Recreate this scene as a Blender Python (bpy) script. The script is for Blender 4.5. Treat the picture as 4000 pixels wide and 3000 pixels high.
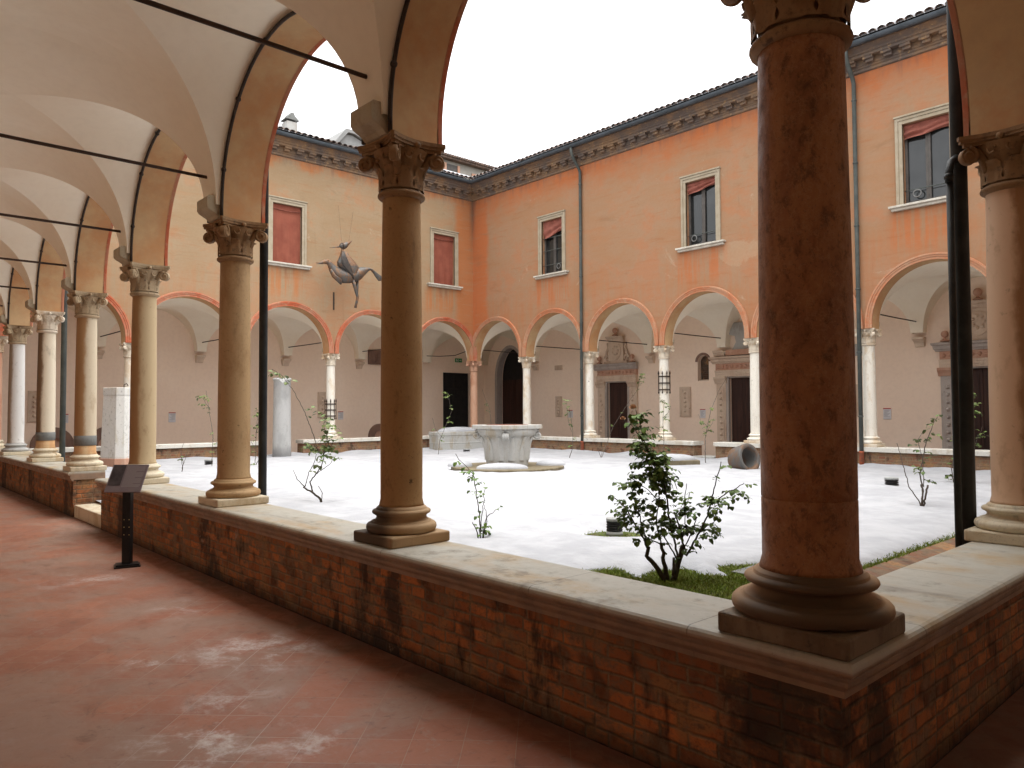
import bpy, bmesh, math, random
from mathutils import Vector, Matrix, noise as mnoise
R = math.radians
random.seed(7)
for o in list(bpy.data.objects): bpy.data.objects.remove(o)
SC = bpy.context.scene
COL = SC.collection

# ------------------------------------------------------------------ camera
cam_d = bpy.data.cameras.new('camera'); cam = bpy.data.objects.new('camera', cam_d); COL.objects.link(cam)
SC.camera = cam
cF = Vector((-0.73823839, 0.67362178, 0.03518202)); cR = Vector((0.67389835, 0.73880663, -0.00507638)); cU = Vector((0.02941227, -0.01996153, 0.99936803))
M = Matrix((cR, cU, -cF)).transposed().to_4x4(); M.translation = Vector((1.4862872, -3.04024245, 1.6417799))
cam.matrix_world = M
cam_d.sensor_fit = 'HORIZONTAL'; cam_d.sensor_width = 36; cam_d.lens = 2912.2 / 4000 * 36
cam_d.clip_start = 0.05; cam_d.clip_end = 2000

# ------------------------------------------------------------------ sky, sun, exposure
SUN_EL, SUN_AZ = R(80), R(60)
wd = bpy.data.worlds.new('World'); SC.world = wd; wd.use_nodes = True
nt = wd.node_tree; nt.nodes.clear()
wo = nt.nodes.new('ShaderNodeOutputWorld'); bg = nt.nodes.new('ShaderNodeBackground'); sk = nt.nodes.new('ShaderNodeTexSky')
sk.sky_type = 'NISHITA'; sk.sun_disc = False; sk.sun_elevation = SUN_EL; sk.sun_rotation = SUN_AZ; sk.dust_density = 6; sk.air_density = 1
hs = nt.nodes.new('ShaderNodeHueSaturation'); hs.inputs['Saturation'].default_value = 0.08; hs.inputs['Value'].default_value = 1.0
ov = nt.nodes.new('ShaderNodeMix'); ov.data_type = 'RGBA'; ov.inputs[0].default_value = 0.55; ov.inputs[7].default_value = (8.6, 8.75, 9.0, 1)
nt.links.new(sk.outputs[0], hs.inputs['Color']); nt.links.new(hs.outputs[0], ov.inputs[6]); nt.links.new(ov.outputs[2], bg.inputs[0])
bg.inputs[1].default_value = 0.13
nt.links.new(bg.outputs[0], wo.inputs[0])
sl = bpy.data.lights.new('sun', 'SUN'); so = bpy.data.objects.new('sun', sl); COL.objects.link(so)
sl.energy = 1.4; sl.angle = R(80); sl.color = (1, 0.96, 0.9)
sd = Vector((math.sin(SUN_AZ) * math.cos(SUN_EL), math.cos(SUN_AZ) * math.cos(SUN_EL), math.sin(SUN_EL)))
so.rotation_euler = sd.to_track_quat('Z', 'Y').to_euler()
SC.view_settings.view_transform = 'Standard'; SC.view_settings.look = 'None'; SC.view_settings.exposure = 1.45; SC.view_settings.gamma = 1
SC.cycles.max_bounces = 10; SC.cycles.diffuse_bounces = 7; SC.cycles.sample_clamp_indirect = 6
try: SC.cycles.use_denoising = True
except Exception: pass

# ------------------------------------------------------------------ helpers
class Ctx:
    """small node-tree writer"""
    def __init__(s, name):
        s.m = bpy.data.materials.new(name); s.m.use_nodes = True; s.t = s.m.node_tree; s.t.nodes.clear()
        s.out = s.t.nodes.new('ShaderNodeOutputMaterial'); s.b = s.t.nodes.new('ShaderNodeBsdfPrincipled')
        s.t.links.new(s.b.outputs[0], s.out.inputs[0]); s.b.inputs['Specular IOR Level'].default_value = 0.25
    def n(s, t): return s.t.nodes.new(t)
    def L(s, a, b):
        if hasattr(a, 'is_output') or hasattr(a, 'links'): s.t.links.new(a, b)
        else: b.default_value = a
    def pos(s): return s.n('ShaderNodeNewGeometry').outputs['Position']
    def obj(s): return s.n('ShaderNodeTexCoord').outputs['Object']
    def xyz(s, v):
        q = s.n('ShaderNodeSeparateXYZ'); s.L(v, q.inputs[0]); return q.outputs
    def vec(s, x, y, z):
        q = s.n('ShaderNodeCombineXYZ'); s.L(x, q.inputs[0]); s.L(y, q.inputs[1]); s.L(z, q.inputs[2]); return q.outputs[0]
    def ma(s, op, a, b=0.0, clamp=False):
        q = s.n('ShaderNodeMath'); q.operation = op; q.use_clamp = clamp; s.L(a, q.inputs[0]); s.L(b, q.inputs[1]); return q.outputs[0]
    def noise(s, v, sc, det=5, rough=0.6, dist=0.0):
        q = s.n('ShaderNodeTexNoise'); s.L(v, q.inputs['Vector']); q.inputs['Scale'].default_value = sc; q.inputs['Detail'].default_value = det
        q.inputs['Roughness'].default_value = rough; q.inputs['Distortion'].default_value = dist; return q.outputs['Fac']
    def scale(s, v, x, y, z):
        q = s.n('ShaderNodeVectorMath'); q.operation = 'MULTIPLY'; s.L(v, q.inputs[0]); q.inputs[1].default_value = (x, y, z); return q.outputs[0]
    def addv(s, a, b):
        q = s.n('ShaderNodeVectorMath'); q.operation = 'ADD'; s.L(a, q.inputs[0]); s.L(b, q.inputs[1]); return q.outputs[0]
    def rng(s, v, a, b, c=0.0, d=1.0):
        q = s.n('ShaderNodeMapRange'); q.interpolation_type = 'SMOOTHSTEP'; s.L(v, q.inputs[0])
        for i, k in enumerate((a, b, c, d)): q.inputs[i + 1].default_value = k
        return q.outputs[0]
    def mix(s, f, a, b, mode='MIX'):
        q = s.n('ShaderNodeMix'); q.data_type = 'RGBA'; q.blend_type = mode; s.L(f, q.inputs[0])
        for v, i in ((a, 6), (b, 7)): s.L(v if not isinstance(v, tuple) else (v + (1,) if len(v) == 3 else v), q.inputs[i])
        return q.outputs[2]
    def bump(s, h, st=0.3, d=0.01):
        q = s.n('ShaderNodeBump'); q.inputs['Strength'].default_value = st; q.inputs['Distance'].default_value = d; s.L(h, q.inputs['Height']); s.t.links.new(q.outputs[0], s.b.inputs['Normal'])
    def fin(s, c, rough=0.85, metal=0.0, spec=None):
        s.L(c if not isinstance(c, tuple) else c + (1,), s.b.inputs['Base Color']); s.L(rough, s.b.inputs['Roughness']); s.b.inputs['Metallic'].default_value = metal
        if spec is not None: s.b.inputs['Specular IOR Level'].default_value = spec
        return s.m

def simple(name, c1, c2, sc=8.0, rough=0.8, metal=0.0, bump=0.0, spec=None, lo=0.35, hi=0.65, coords='obj', stretch=(1, 1, 1)):
    c = Ctx(name); v = c.scale(c.obj() if coords == 'obj' else c.pos(), *stretch)
    f = c.noise(v, sc, 6, 0.65)
    col = c.mix(c.rng(f, lo, hi), c1, c2)
    if bump: c.bump(c.noise(v, sc * 4, 4, 0.7), bump, 0.01)
    return c.fin(col, rough, metal, spec)

class MB:
    def __init__(s): s.v = []; s.f = []; s.mi = []; s.sm = []; s.cur = 0; s.smooth = False
    def vert(s, p): s.v.append(Vector(p)); return len(s.v) - 1
    def face(s, ids): s.f.append(tuple(ids)); s.mi.append(s.cur); s.sm.append(s.smooth)
    def poly(s, pts): s.face([s.vert(p) for p in pts])
    def box(s, x0, x1, y0, y1, z0, z1, T=None):
        P = [(x, y, z) for z in (z0, z1) for y in (y0, y1) for x in (x0, x1)]
        if T: P = [T(*p) for p in P]
        i = [s.vert(p) for p in P]
        for q in ((0, 2, 3, 1), (4, 5, 7, 6), (0, 1, 5, 4), (2, 6, 7, 3), (0, 4, 6, 2), (1, 3, 7, 5)): s.face([i[k] for k in q])
    def prism(s, poly, a, b, T):
        """poly: list of (u,w); extruded a..b; T(u, w, t) -> point"""
        A = [s.vert(T(u, w, a)) for u, w in poly]; B = [s.vert(T(u, w, b)) for u, w in poly]; n = len(poly)
        s.face(A[::-1]); s.face(B)
        for i in range(n): s.face((A[i], A[(i + 1) % n], B[(i + 1) % n], B[i]))
    def lathe(s, prof, n=24, c=(0, 0, 0), cap=True, fr=None, axis=None):
        """prof: list of (r, z)"""
        sm = s.smooth; rows = []
        for r, z in prof:
            row = []
            for k in range(n):
                a = 2 * math.pi * k / n; rr = r * (fr(a, z) if fr else 1)
                p = Vector((rr * math.cos(a), rr * math.sin(a), z))
                if axis: p = axis @ p
                row.append(s.vert(p + Vector(c)))
            rows.append(row)
        for A, B in zip(rows, rows[1:]):
            for k in range(n): s.face((A[k], A[(k + 1) % n], B[(k + 1) % n], B[k]))
        s.smooth = False
        if cap: s.face(rows[0][::-1]); s.face(rows[-1])
        s.smooth = sm
    def tube(s, path, r, n=8, cap=True, flat=1.0):
        path = [Vector(p) for p in path]; rows = []; m = len(path)
        rs = r if isinstance(r, (list, tuple)) else [r] * m
        up = None
        for i, p in enumerate(path):
            d = (path[min(i + 1, m - 1)] - path[max(i - 1, 0)]).normalized()
            if up is None: up = d.orthogonal().normalized()
            up = (up - d * up.dot(d)); up = up.normalized() if up.length > 1e-6 else d.orthogonal().normalized()
            sd_ = d.cross(up)
            rows.append([s.vert(p + (up * math.cos(2 * math.pi * k / n) + sd_ * math.sin(2 * math.pi * k / n)) * rs[i]) for k in range(n)])
        sm = s.smooth
        s.smooth = True
        for A, B in zip(rows, rows[1:]):
            for k in range(n): s.face((A[k], A[(k + 1) % n], B[(k + 1) % n], B[k]))
        s.smooth = False
        if cap: s.face(rows[0][::-1]); s.face(rows[-1])
        s.smooth = sm
    def ell(s, rows_pts, n=14, cap=True):
        """rows: list of (centre, axis1, axis2) ellipses lofted"""
        rows = []
        for c, a, b in rows_pts:
            c, a, b = Vector(c), Vector(a), Vector(b)
            rows.append([s.vert(c + a * math.cos(2 * math.pi * k / n) + b * math.sin(2 * math.pi * k / n)) for k in range(n)])
        for A, B in zip(rows, rows[1:]):
            for k in range(n): s.face((A[k], A[(k + 1) % n], B[(k + 1) % n], B[k]))
        if cap: s.face(rows[0][::-1]); s.face(rows[-1])
    def sphere(s, c, r, n=12, m=8, sx=1, sy=1, sz=1):
        sm = s.smooth; s.smooth = True
        rows = []
        for i in range(m + 1):
            t = math.pi * i / m
            rows.append([s.vert((c[0] + sx * r * math.sin(t) * math.cos(2 * math.pi * k / n), c[1] + sy * r * math.sin(t) * math.sin(2 * math.pi * k / n), c[2] + sz * r * math.cos(t))) for k in range(n)])
        for A, B in zip(rows, rows[1:]):
            for k in range(n): s.face((A[k], A[(k + 1) % n], B[(k + 1) % n], B[k]))
        s.smooth = sm
    def sweep(s, prof, path_fn, ts, closed=False):
        """path_fn(t, a, b) -> point for profile coords (a, b) at station t"""
        rows = [[s.vert(path_fn(t, a, b)) for a, b in prof] for t in ts]
        n = len(prof)
        for A, B in zip(rows, rows[1:]):
            for k in range(n if closed else n - 1): s.face((A[k], A[(k + 1) % n], B[(k + 1) % n], B[k]))
        return rows
    def build(s, name, mats, parent=None, bevel=0.0, off=None, weld=False):
        if not isinstance(mats, (list, tuple)): mats = [mats]
        o0 = Vector((0, 0, 0))
        if off is not None: o0 = Vector(off)
        elif parent is not None:
            r = parent
            while r.parent: r = r.parent
            o0 = Vector(r.location)
        me = bpy.data.meshes.new(name)
        me.from_pydata([tuple(p - o0) for p in s.v], [], s.f)
        for m in mats: me.materials.append(m)
        me.polygons.foreach_set('material_index', s.mi); me.polygons.foreach_set('use_smooth', s.sm)
        if weld:
            b = bmesh.new(); b.from_mesh(me); bmesh.ops.remove_doubles(b, verts=b.verts, dist=1e-5); b.to_mesh(me); b.free()
        me.update()
        ob = bpy.data.objects.new(name, me); COL.objects.link(ob)
        if parent is not None: ob.parent = parent
        elif off is not None: ob.location = o0
        if bevel:
            bv = ob.modifiers.new('bevel', 'BEVEL'); bv.width = bevel; bv.segments = 2; bv.limit_method = 'ANGLE'; bv.angle_limit = R(40)
        return ob

def tag(o, label=None, cat=None, group=None, kind=None):
    if label: o['label'] = label
    if cat: o['category'] = cat
    if group: o['group'] = group
    if kind: o['kind'] = kind
    return o
def thing(name, label, cat, loc, group=None):
    o = bpy.data.objects.new(name, None); o.empty_display_size = 0.2; COL.objects.link(o); o.location = loc
    return tag(o, label, cat, group)
def copy_tree(o, parent=None):
    c = o.copy(); COL.objects.link(c)
    if parent: c.parent = parent
    for ch in list(o.children): copy_tree(ch, c)
    return c

# ------------------------------------------------------------------ dimensions
S = 3.03; NX = 7; LX = S * NX            # 21.21 along x
W = 15.64; NY = 5; SY = W / NY           # 3.128 along y
XA = -LX; DEP = 3.45; TH = 0.2
ZCOP = 0.71; ZSP = 3.575; ZC = 3.695; RA = 1.335; ZTOP = 10.5
ZV = 3.70; HV = 1.375
GZ = 0.12; SNZ = 0.2

# ------------------------------------------------------------------ materials
def facade_mat(name, tan, orange, pale, which):
    c = Ctx(name); p = c.pos(); x, y, z = c.xyz(p)
    big = c.noise(c.scale(p, 1, 1, 1.7), 0.5, 7, 0.66, 0.5); med = c.noise(p, 2.3, 7, 0.7); fine = c.noise(p, 14, 5, 0.7)
    col = c.mix(c.rng(big, 0.36, 0.64), tan, pale)
    patch = c.rng(c.ma('ADD', big, c.ma('MULTIPLY', c.ma('SUBTRACT', med, 0.5), 0.55)), 0.50, 0.66)
    u = c.ma('ADD', x, y)
    streak = c.noise(c.vec(c.ma('MULTIPLY', u, 4.5), 0.0, c.ma('MULTIPLY', z, 0.32)), 1.0, 5, 0.7)
    # old orange wash left under the eaves, in the corner and under the sills
    wob = c.ma('MULTIPLY', c.ma('SUBTRACT', c.noise(p, 1.3, 5, 0.65), 0.5), 1.8)
    top = c.rng(c.ma('ADD', z, wob), 8.7 if which == 'B' else 9.45, 10.0)
    dcorner = c.ma('ADD', c.ma('ABSOLUTE', c.ma('SUBTRACT', y, W - TH)), 0.0) if which == 'A' else c.ma('ABSOLUTE', c.ma('SUBTRACT', x, XA + TH))
    corner = c.rng(c.ma('ADD', dcorner, c.ma('MULTIPLY', wob, 0.25)), 1.05, 0.72)
    low = c.rng(c.ma('ADD', z, wob), 6.6, 5.4)
    lowp = c.ma('MULTIPLY', low, c.rng(streak, 0.38, 0.62))
    if which == 'A': s0, sp = 1.39, 6.31; q = y
    else: s0, sp = -16.66, 6.04; q = x
    dw = c.ma('SUBTRACT', c.ma('PINGPONG', c.ma('ADD', q, 100 * sp - s0), sp / 2.0), 0.0)
    under = c.ma('MULTIPLY', c.rng(dw, 0.98, 0.72), c.ma('MULTIPLY', c.rng(z, 6.38, 6.2), c.rng(z, 5.0, 5.6)))
    ust = c.ma('MULTIPLY', under, c.rng(streak, 0.40, 0.58))
    f = c.ma('MAXIMUM', c.ma('MULTIPLY', patch, 0.34), c.ma('MULTIPLY', top, 0.9))
    f = c.ma('MAXIMUM', f, c.ma('MULTIPLY', corner, 0.82)); f = c.ma('MAXIMUM', f, c.ma('MULTIPLY', lowp, 0.28))
    f = c.ma('MAXIMUM', f, c.ma('MULTIPLY', ust, 0.7 if which == 'B' else 0.75))
    col = c.mix(f, col, orange)
    col = c.mix(c.ma('MULTIPLY', c.rng(streak, 0.58, 0.75), 0.25), col, tuple(0.55 * k for k in tan))
    scar = c.rng(c.noise(p, 0.9, 8, 0.72, 0.6), 0.63, 0.69)
    col = c.mix(c.ma('MULTIPLY', scar, 0.35), col, (0.50, 0.40, 0.29))
    cl = c.noise(c.addv(c.scale(p, 0.8, 0.8, 2.2), (7.0, 3.0, 1.0)), 0.9, 8, 0.72, 0.7); col = c.mix(c.rng(cl, 0.50, 0.70, 0, 0.5), col, c.mix(0.45, tan, orange)); col = c.mix(c.rng(cl, 0.44, 0.28, 0, 0.45), col, tuple(0.72 * k for k in tan))
    hz = c.noise(c.scale(p, 0.7, 0.7, 6.0), 1.6, 6, 0.7, 0.3); col = c.mix(c.rng(hz, 0.52, 0.70, 0, 0.4), col, pale); col = c.mix(c.rng(hz, 0.46, 0.30, 0, 0.30), col, tuple(0.7 * k for k in orange))
    if which == 'B':
        for (px_, pz_, pr_) in ((-9.35, 5.98, 0.55), (-2.9, 6.9, 0.5), (-7.6, 6.0, 0.4)):
            dx = c.ma('SUBTRACT', x, px_); dz = c.ma('MULTIPLY', c.ma('SUBTRACT', z, pz_), 1.7); dd = c.ma('ADD', c.ma('SQRT', c.ma('ADD', c.ma('MULTIPLY', dx, dx), c.ma('MULTIPLY', dz, dz))), c.ma('MULTIPLY', c.ma('SUBTRACT', med, 0.5), 1.3)); col = c.mix(c.rng(dd, pr_ + 0.06, pr_ - 0.06, 0, 0.35), col, (0.44, 0.31, 0.20))
    soot = c.ma('MULTIPLY', c.rng(c.ma('ADD', z, c.ma('MULTIPLY', c.ma('SUBTRACT', streak, 0.5), 1.6)), 9.55, 10.05), 0.45)
    col = c.mix(soot, col, (0.12, 0.09, 0.08))
    drip = c.ma('MULTIPLY', c.ma('MULTIPLY', c.rng(dw, 0.34, 0.1), c.ma('MULTIPLY', c.rng(z, 5.75, 6.2), c.rng(z, 6.37, 6.32))), c.rng(streak, 0.42, 0.6))
    if which == 'A': col = c.mix(c.ma('MULTIPLY', drip, 0.55), col, (0.10, 0.09, 0.08))
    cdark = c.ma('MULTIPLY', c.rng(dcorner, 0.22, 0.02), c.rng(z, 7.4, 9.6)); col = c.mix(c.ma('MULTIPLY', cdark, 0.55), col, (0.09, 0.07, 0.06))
    col = c.mix(c.ma('MULTIPLY', c.rng(fine, 0.3, 0.7), 0.12), col, tuple(0.6 * k for k in tan))
    c.bump(c.ma('ADD', med, c.ma('MULTIPLY', fine, 0.35)), 0.25, 0.02)
    return c.fin(col, 0.92, spec=0.15)
M_FA = facade_mat('ochre_plaster_tan', (0.31, 0.213, 0.124), (0.43, 0.15, 0.05), (0.33, 0.242, 0.153), 'A')
M_FB = facade_mat('ochre_plaster_orange', (0.335, 0.185, 0.10), (0.455, 0.13, 0.04), (0.33, 0.21, 0.128), 'B')
def soffit_mat():
    c = Ctx('soffit_plaster'); p = c.pos()
    n1 = c.noise(p, 1.1, 6, 0.65); n2 = c.noise(p, 9, 5, 0.7)
    col = c.mix(c.rng(n1, 0.4, 0.62), (0.56, 0.38, 0.205), (0.51, 0.265, 0.12)); col = c.mix(c.ma('MULTIPLY', c.rng(n2, 0.35, 0.7), 0.25), col, (0.40, 0.28, 0.17))
    c.bump(n2, 0.15, 0.01); return c.fin(col, 0.9, spec=0.15)
M_SOF = soffit_mat()
def vault_mat():
    c = Ctx('vault_whitewash'); p = c.pos(); n1 = c.noise(p, 0.6, 5, 0.6); n2 = c.noise(p, 11, 4, 0.6)
    col = c.mix(c.rng(n1, 0.38, 0.62), (0.885, 0.825, 0.69), (0.855, 0.78, 0.635)); col = c.mix(c.ma('MULTIPLY', c.rng(n2, 0.4, 0.7), 0.06), col, (0.5, 0.42, 0.34))
    c.bump(c.noise(p, 3, 3, 0.5), 0.1, 0.03); return c.fin(col, 0.9, spec=0.1)
M_VAULT = vault_mat()
def inner_mat():
    c = Ctx('loggia_wall_plaster'); p = c.pos(); x, y, z = c.xyz(p); n1 = c.noise(p, 0.5, 5, 0.6); n2 = c.noise(p, 9, 5, 0.65)
    col = c.mix(c.rng(n1, 0.36, 0.64), (0.88, 0.735, 0.60), (0.85, 0.69, 0.555)); col = c.mix(c.ma('MULTIPLY', c.rng(n2, 0.4, 0.7), 0.1), col, (0.45, 0.34, 0.28))
    wall_foot = c.rng(c.ma('ADD', z, c.ma('MULTIPLY', n1, 0.6)), 0.75, 0.3); col = c.mix(c.ma('MULTIPLY', wall_foot, 0.25), col, (0.42, 0.33, 0.28))  # wall tone darkens towards the floor
    c.bump(n2, 0.1, 0.01); return c.fin(col, 0.92, spec=0.12)
M_IN = inner_mat()
def arch_mat(nm, c1, c2, c3):
    c = Ctx(nm); p = c.pos(); n1 = c.noise(p, 1.3, 6, 0.7); n2 = c.noise(p, 7, 6, 0.7)
    col = c.mix(c.rng(n1, 0.40, 0.58), c1, c2); col = c.mix(c.rng(n2, 0.50, 0.68, 0, 0.6), col, c3)
    c.bump(n2, 0.2, 0.01); return c.fin(col, 0.88, spec=0.15)
M_ARCH = arch_mat('archivolt_red', (0.46, 0.115, 0.055), (0.44, 0.19, 0.115), (0.45, 0.29, 0.185)); M_ARCHB = arch_mat('archivolt_salmon', (0.46, 0.175, 0.085), (0.44, 0.235, 0.14), (0.47, 0.32, 0.21))
def cornice_mat():
    c = Ctx('sooty_cornice'); p = c.pos(); n1 = c.noise(p, 1.4, 6, 0.7); n2 = c.noise(p, 8, 6, 0.75)
    col = c.mix(c.rng(n1, 0.4, 0.62), (0.125, 0.098, 0.083), (0.23, 0.145, 0.085)); col = c.mix(c.rng(n2, 0.56, 0.68, 0, 0.7), col, (0.44, 0.28, 0.13)); col = c.mix(c.rng(n2, 0.42, 0.3, 0, 0.6), col, (0.045, 0.04, 0.04))
    c.bump(n2, 0.4, 0.02); return c.fin(col, 0.9)
M_COR = cornice_mat()
M_GUT = simple('gutter_metal', (0.055, 0.068, 0.078), (0.085, 0.10, 0.115), 3, 0.55, 0.3, coords='pos')
M_PIPE_D = simple('dark_pipe_metal', (0.022, 0.023, 0.022), (0.04, 0.04, 0.038), 4, 0.5, 0.35, coords='pos')
M_PIPE_G = simple('grey_pipe_metal', (0.07, 0.08, 0.075), (0.10, 0.11, 0.10), 4, 0.6, 0.2, coords='pos')
M_PIPE_R = simple('rusty_pipe_foot', (0.42, 0.11, 0.05), (0.26, 0.10, 0.06), 12, 0.7, 0.0, coords='pos')
M_ROD = simple('rusty_tie_rod', (0.075, 0.045, 0.03), (0.05, 0.034, 0.026), 6, 0.75, coords='pos')
M_RING = simple('galvanised_ring', (0.20, 0.20, 0.195), (0.16, 0.16, 0.155), 9, 0.6, coords='pos')
M_RLID = simple('rusted_lid', (0.14, 0.055, 0.035), (0.10, 0.045, 0.032), 12, 0.8, coords='pos')
M_IRON = simple('wrought_iron', (0.035, 0.026, 0.021), (0.065, 0.042, 0.03), 10, 0.65, 0.4, coords='pos')
M_CABLE = simple('brown_cable', (0.030, 0.022, 0.018), (0.05, 0.036, 0.028), 10, 0.6, coords='pos')
def tile_mat():
    c = Ctx('roof_tile_clay'); p = c.pos(); n1 = c.noise(p, 3.1, 5, 0.7); n2 = c.noise(p, 14, 5, 0.7)
    col = c.mix(c.rng(n1, 0.38, 0.62), (0.10, 0.078, 0.068), (0.22, 0.14, 0.105)); col = c.mix(c.rng(n2, 0.46, 0.66, 0, 0.85), col, (0.045, 0.042, 0.04))
    return c.fin(col, 0.9)
M_TILE = tile_mat()
def snow_mat():
    c = Ctx('snow'); p = c.pos(); n1 = c.noise(p, 2.2, 5, 0.6); n2 = c.noise(p, 24, 5, 0.7)
    col = c.mix(c.rng(n1, 0.35, 0.65), (0.405, 0.412, 0.43), (0.335, 0.343, 0.362)); col = c.mix(c.rng(n2, 0.64, 0.76, 0, 0.12), col, (0.6, 0.58, 0.55))
    c.bump(c.ma('ADD', n1, c.ma('MULTIPLY', n2, 0.18)), 0.5, 0.08); return c.fin(col, 0.75, spec=0.2)
M_SNOW = snow_mat()
def stone(name, base, warm, dark, wf=0.5, df=0.3, seed=0.0, rough=0.7, dirt=1.0):
    """weathered stone; warm/dark patina patches; object coordinates so each copy differs by its own place"""
    c = Ctx(name); p = c.addv(c.pos(), (seed, seed * 1.7, seed * 0.6)); 
    n1 = c.noise(c.scale(p, 1, 1, 0.45), 3.2, 6, 0.65, 0.3); n2 = c.noise(p, 13, 6, 0.72); n3 = c.noise(p, 45, 4, 0.7)
    col = c.mix(c.rng(n1, 0.62 - wf * 0.3, 0.78 - wf * 0.3), base, warm)
    col = c.mix(c.rng(n2, 0.78 - df * 0.35, 0.92 - df * 0.35, 0, 0.75 * dirt), col, dark)
    col = c.mix(c.rng(n3, 0.52, 0.72, 0, 0.34), col, dark); n5 = c.noise(c.scale(p, 1, 1, 0.3), 7.5, 6, 0.7); col = c.mix(c.rng(n5, 0.56, 0.7, 0, 0.4 * dirt), col, dark)
    pit = c.rng(c.noise(c.addv(p, (3.0, 8.0, 5.0)), 6.5, 6, 0.7), 0.66, 0.70); col = c.mix(c.ma('MULTIPLY', pit, 0.75 * dirt), col, tuple(0.45 * k_ for k_ in dark))
    c.bump(c.ma('ADD', n2, c.ma('ADD', c.ma('MULTIPLY', n3, 0.4), c.ma('MULTIPLY', pit, -0.8))), 0.3, 0.008); return c.fin(col, rough, spec=0.3)
M_MARB = stone('white_marble', (0.76, 0.72, 0.63), (0.64, 0.53, 0.39), (0.30, 0.23, 0.17), 0.4, 0.2, 3.1)
M_MARB2 = stone('cream_marble', (0.66, 0.58, 0.46), (0.54, 0.40, 0.26), (0.30, 0.22, 0.15), 0.5, 0.2, 9.2)
M_TAN = stone('tan_limestone', (0.43, 0.285, 0.145), (0.34, 0.205, 0.095), (0.13, 0.08, 0.045), 0.5, 0.35, 1.3)
M_TAN2 = stone('brown_limestone', (0.36, 0.215, 0.092), (0.27, 0.145, 0.052), (0.09, 0.052, 0.026), 0.5, 0.4, 5.3)
M_CAPD = stone('carved_brown_stone', (0.27, 0.16, 0.075), (0.21, 0.11, 0.045), (0.04, 0.027, 0.018), 0.5, 0.65, 2.3)
M_CAPM = stone('carved_cream_stone', (0.42, 0.32, 0.20), (0.27, 0.18, 0.10), (0.07, 0.05, 0.035), 0.5, 0.6, 6.3)
M_PINK = stone('pink_marble', (0.56, 0.33, 0.22), (0.46, 0.23, 0.14), (0.24, 0.13, 0.09), 0.5, 0.42, 4.4)
M_REDM = stone('red_marble', (0.30, 0.135, 0.06), (0.20, 0.078, 0.033), (0.05, 0.032, 0.02), 0.55, 0.55, 7.7, 0.5)
def red_mat():
    c = Ctx('red_verona_marble'); p = c.pos(); n1 = c.noise(c.scale(p, 1, 1, 0.35), 5.0, 7, 0.7, 0.6); n2 = c.noise(c.scale(p, 1, 1, 0.6), 17, 7, 0.75, 0.3); n3 = c.noise(p, 60, 4, 0.75); n4 = c.noise(c.addv(p, (4.0, 2.0, 9.0)), 8.0, 7, 0.72)
    col = c.mix(c.rng(n1, 0.40, 0.62), (0.34, 0.145, 0.052), (0.235, 0.093, 0.034)); col = c.mix(c.rng(n2, 0.50, 0.66, 0, 0.7), col, (0.075, 0.036, 0.018)); col = c.mix(c.rng(n3, 0.56, 0.70, 0, 0.55), col, (0.045, 0.026, 0.016))
    col = c.mix(c.rng(n3, 0.42, 0.30, 0, 0.4), col, (0.42, 0.22, 0.10)); col = c.mix(c.rng(n4, 0.655, 0.685, 0, 0.85), col, (0.022, 0.016, 0.013)); col = c.mix(c.rng(c.ma('ABSOLUTE', c.ma('SUBTRACT', n4, 0.5)), 0.018, 0.0, 0, 0.35), col, (0.40, 0.24, 0.13))
    c.bump(c.ma('ADD', n2, c.ma('MULTIPLY', n3, 0.5)), 0.35, 0.008); return c.fin(col, c.rng(n2, 0.35, 0.65, 0.4, 0.7), spec=0.4)
M_RED0 = red_mat()
M_BASE = stone('base_stone_stained', (0.40, 0.28, 0.165), (0.27, 0.165, 0.085), (0.038, 0.03, 0.024), 0.55, 0.75, 8.1, 0.5)
M_BASEL = stone('pale_base_stone', (0.62, 0.55, 0.41), (0.50, 0.39, 0.25), (0.10, 0.085, 0.06), 0.45, 0.33, 8.8, 0.7)
M_ORST = stone('orange_stone_drum', (0.52, 0.29, 0.13), (0.58, 0.40, 0.22), (0.2, 0.11, 0.06), 0.5, 0.25, 2.9)
M_GREYB = stone('grey_band', (0.17, 0.175, 0.165), (0.13, 0.13, 0.12), (0.07, 0.07, 0.065), 0.5, 0.3, 1.9, 0.6)
M_GREYS = stone('grey_stone', (0.40, 0.40, 0.38), (0.33, 0.31, 0.28), (0.16, 0.15, 0.13), 0.4, 0.35, 4.9)
M_SPR = stone('springer_stone_grey', (0.42, 0.36, 0.255), (0.34, 0.275, 0.18), (0.14, 0.11, 0.075), 0.5, 0.4, 20.0)
M_WELL = stone('well_marble', (0.43, 0.43, 0.41), (0.36, 0.32, 0.25), (0.17, 0.15, 0.115), 0.45, 0.5, 12.0)
M_PORT = stone('portal_sandstone', (0.60, 0.48, 0.37), (0.53, 0.40, 0.30), (0.30, 0.22, 0.17), 0.5, 0.3, 10.0)
M_CORB = stone('corbel_stone', (0.66, 0.54, 0.42), (0.58, 0.46, 0.35), (0.36, 0.28, 0.21), 0.5, 0.3, 24.0)
M_PORTG = stone('portal_grey_stone', (0.42, 0.375, 0.34), (0.37, 0.32, 0.28), (0.21, 0.18, 0.16), 0.5, 0.35, 11.0)
M_PORTR = stone('portal_red_stone', (0.48, 0.27, 0.185), (0.50, 0.32, 0.23), (0.26, 0.16, 0.11), 0.5, 0.3, 13.0)
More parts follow.
